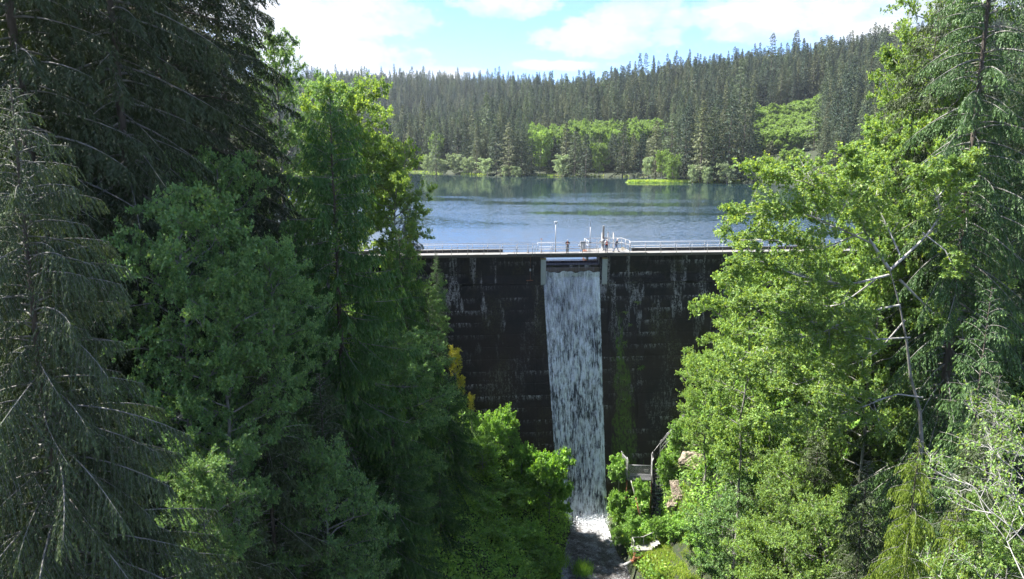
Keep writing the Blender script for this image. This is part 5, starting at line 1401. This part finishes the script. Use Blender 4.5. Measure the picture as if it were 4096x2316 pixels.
# ------------------------------------------------------------------ shrubs, ferns and ground cover on the banks
for a in [
 ('map1', S, 'shrub', 2200, 1860, 77, 2.7, 'bright big-leaved bush overhanging the foot of the waterfall'),
 ('map1', S, 'shrub', 2085, 1800, 79, 1.8, 'sunlit bush just above the big-leaved one'),
 ('shr2', S, 'shrub', 2040, 1690, 81, 1.2, 'shrub with sunny top against the dam face'),
 ('shr1', S, 'shrub', 1990, 1690, 79, 1.9, 'pale wispy shrub on the left bank crest'),
 ('shr1', S, 'shrub', 1930, 1780, 75, 2.2, 'leafy shrub among brown ferns on the left bank'),
 ('shr2', S, 'shrub', 2030, 1960, 74, 2.0, 'shrub below the big-leaved bush'),
 ('shr1', S, 'shrub', 1900, 2010, 69, 2.4, 'grey-green shrub low on the left bank'),
 ('shr2', S, 'shrub', 2080, 2140, 71, 2.0, 'broad-leaved shrub at the stream edge'),
 ('shr2', S, 'shrub', 2180, 2210, 69.5, 1.7, 'leafy shrub at the bottom edge beside the stream'),
 ('shr1', S, 'shrub', 1950, 2180, 66, 2.2, 'dark shrub at the bottom edge of the left bank'),
 ('brm', 'broom_bush', 'broom', 1822, 1430, 76, .7, 'yellow flowering broom, topmost on the left bank edge'),
 ('brm', 'broom_bush', 'broom', 1845, 1530, 76.5, .5, 'yellow broom just below the topmost one'),
 ('brm', 'broom_bush', 'broom', 1885, 1600, 77, .4, 'small sprig of yellow broom above the cedar boughs'),
 ('shr2', S, 'shrub', 2478, 1850, 80.8, 1.2, 'shaded shrub left of the fenced platform'),
 ('shr2', S, 'shrub', 2565, 1945, 78.2, 1.0, 'big-leaved shrub under the fenced platform'),
 ('shr2', S, 'shrub', 2470, 1990, 79.5, 1.2, 'dark ferny shrub at the right foot of the waterfall'),
 ('shr1', S, 'shrub', 2530, 2080, 75, 1.0, 'yellow-green bush around the foot of the leaning pole'),
 ('shr1', S, 'shrub', 2625, 2095, 74.5, .9, 'bright bush on the bench below the stepped channel'),
 ('shr1', S, 'shrub', 2466, 2120, 75, .8, 'sunny bush at the water on the right side'),
 ('shr1', S, 'shrub', 2700, 2090, 74, 1.5, 'yellow-green bush right of the bench'),
 ('shr1', S, 'shrub', 2790, 2170, 71, 1.7, 'leafy bush right of the wooden steps'),
 ('shr1', S, 'shrub', 2668, 1840, 80, 1.3, 'bright bush right of the fenced platform'),
 ('shr1', S, 'shrub', 2740, 1720, 81, 1.8, 'leafy bush above the rock outcrop'),
 ('shr2', S, 'shrub', 2850, 1650, 80, 2.0, 'sunny bush high on the right bank'),
 ('shr1', S, 'shrub', 2900, 1780, 76, 1.8, 'bush behind the ferns on the right bank'),
 ('shr1', S, 'shrub', 2850, 2230, 68, 2.0, 'shrub at the bottom edge right of the gravelly grass'),
]:
    tree(*a, group='shrubs on the ravine banks')
def fern_model(seed, R=1.0):
    r = np.random.default_rng(seed); K = Kites()
    for i in range(22):
        az = i * 2.4 + r.normal(0, .3); L = R * (.7 + .5 * r.random()); t = (np.arange(26) + .5) / 26
        d = np.array([math.cos(az), math.sin(az), 0]); sv = np.array([-d[1], d[0], 0])
        P = d * (t * L)[:, None] + np.array([0, 0, 1.]) * (L * (1.15 * t - 1.05 * t * t))[:, None]
        wl = .15 * R * np.sin(np.pi * np.clip(t * .9 + .08, 0, 1)) + .02
        tn = np.clip(.2 + .5 * r.random() + .1 * r.random(26), 0, 1)
        for s in (1, -1): K.add(P, sv * s + d * .45 + np.array([0, 0, -.25]), np.cross(sv * s, [0, 0, 1.]) + d, wl, .028 * R, tn)
    return K.mesh('fronds', M['fern'])
FERN = [fern_model(k) for k in range(3)]
def fern(u, v, Y, s, label, onwall=False):
    if onwall:
        p = on_face(u, v, .02); w = DM @ p
        e = empty('wall_fern', w, DA, label, 'fern', 'ferns rooted in the dam face'); e.rotation_euler = (R_(38), 0, DA)
    else:
        p = at(u, v, Y); w = Vector((p.x, Y, gz(p.x, Y)))
        e = empty('sword_fern', w, 0, label, 'fern', 'sword ferns on the banks')
    s *= .55 if onwall else 1.3
    e.scale = (s, s, s); link('fronds', FERN[int(u) % 3], e)
for i, (u, v, s, lab) in enumerate([(2548, 1210, .9, 'fern growing highest on the dam face right of the fall'), (2500, 1250, .8, 'fern on the dam just left of the highest one'), (2498, 1370, .8, 'fern midway down the moss streak'),
    (2500, 1520, .7, 'small fern on the moss streak'), (2562, 1470, 1.2, 'bushy fern right of the moss streak'), (2500, 1600, 1., 'fern in the lower moss streak'), (2500, 1670, 1.3, 'largest tuft at the bottom of the moss streak'), (2520, 1300, .7, 'tiny fern in the upper moss streak')]):
    fern(u, v, 0, s, lab, True)
for (u, v, Y, s, lab) in [(1930, 1740, 75, 1.2, 'fern at the top of the left bank beside the leafy shrub'), (2000, 1800, 76, 1.2, 'brownish fern above the middle of the left bank'), (1985, 1990, 72, 1.3, 'fern left of the shrub below the big-leaved bush'), (1930, 2080, 68, 1.3, 'drooping fern low on the left bank'), (1870, 1780, 72, 1.3, 'fern half in shade under the cedar boughs'), (2100, 1930, 75.5, 1.0, 'small fern beneath the big-leaved bush'), (1880, 1700, 74, 1.5, 'brown-green fern on the left bank crest'), (1950, 1830, 73, 1.6, 'arching fern below the left bank crest'), (2010, 1900, 74, 1.5, 'fern left of the big-leaved bush'), (1850, 1850, 70, 1.6, 'fern in the shade of the left cedars'),
    (1900, 1920, 70, 1.5, 'fern in the middle of the left bank'), (2050, 2040, 73, 1.3, 'low fern near the stream on the left'), (2740, 1760, 79.5, 1.5, 'fern hanging over the tan outcrop'), (2830, 1800, 78, 1.6, 'large fern right of the tan outcrop'),
    (2870, 1850, 77, 1.5, 'fern on the dark ledge right of the outcrop'), (2700, 1900, 77.5, 1.1, 'fern between the two tan rocks'), (2780, 1920, 76.5, 1.4, 'fern under the tan outcrop'), (2620, 1860, 80, 1.3, 'fern by the stepped channel'), (2480, 1960, 80, 1.3, 'fern beside the waterfall foot')]:
    fern(u, v, Y, s, lab)
def cover():
    r = np.random.default_rng(8); n = 46000
    x = r.uniform(-48, 48, n); y = r.uniform(50, 90, n)
    dl = np.interp(y, [40, 66, 72, 76, 80, 84], [3, 5.2, 5.6, 6.4, 7.4, 7.4]) - x; dr = x - np.interp(y, [40, 66, 71, 75, 79, 84], [17, 15.2, 13.3, 12.7, 12.0, 11.7])
    bench = (dr > 1.5) & (dr < 6.5) & (y < 75.5)
    loc = DI @ Vector((0, 0, 0))
    ly = -(x - DO.x) * math.sin(DA) + (y - DO.y) * math.cos(DA); z = ground_z(x, y)
    fy = np.where(z > -1.8, -.25, -.25 - .22 * (-1.8 - z))
    k = ((dl > .5) | (dr > .7)) & (ly < fy - .3) & ~(bench & (r.random(n) < .94))
    x, y, z = x[k], y[k], z[k]; n = len(x); m = 11
    P = np.repeat(np.stack([x, y, z], 1), m, 0) + np.abs(r.normal(0, 1, (n * m, 3))) * np.array([.0, .0, .42]) + r.normal(0, .32, (n * m, 3)) * np.array([1, 1, .15])
    cl = np.repeat(r.random(n), m)
    D = r.normal(0, 1, (n * m, 3)) + np.array([0, 0, .35]); W = np.cross(D, np.array([0, 0, 1.]) + r.normal(0, .5, D.shape))
    L = .22 * (.5 + .9 * r.random(n * m)) * (1 + .5 * (cl > .7)); K = Kites()
    K.add(P, D, W, L, L * .38, np.clip(.55 * cl + .45 * r.random(n * m), 0, 1), .3)
    tag(link('undergrowth', K.mesh('undergrowth', M['shrub'])), kind='stuff')
    # weedy grass on the bench
    n = 26000; x = r.uniform(13, 22.5, n); y = r.uniform(66, 77.5, n)
    dr = x - np.interp(y, [40, 66, 71, 75, 79, 84], [17, 15.2, 13.3, 12.7, 12.0, 11.7])
    bare = (rough(x * 1.0, y * 1.0, 5.5) + .5 * rough(y, x, 2.1)) > .75
    k = (dr > .6) & (dr < 8) & ~(bare & (r.random(n) < .85)); x, y = x[k], y[k]
    grass_patch('bench_grass', np.stack([x, y, ground_z(x, y)], 1), .34, .03, seed=9)
    for (u, v, Y, lab) in ((2232, 2190, 72.5, 'grass tuft in the stream nearer the left bank'), (2330, 2200, 72.3, 'grass tuft in the middle of the stream')):
        c = at(u, v + 25, Y); q = r.normal(0, 1, (900, 3)) * np.array([.45, .5, 0])
        o = grass_patch('grass_tuft', q, 1.15, .03, 'shrub', seed=12, kind=None); o.location = (c.x, Y, gz(c.x, Y) + .3); tag(o, lab, 'grass tuft', 'grass tufts in the stream')
cover()
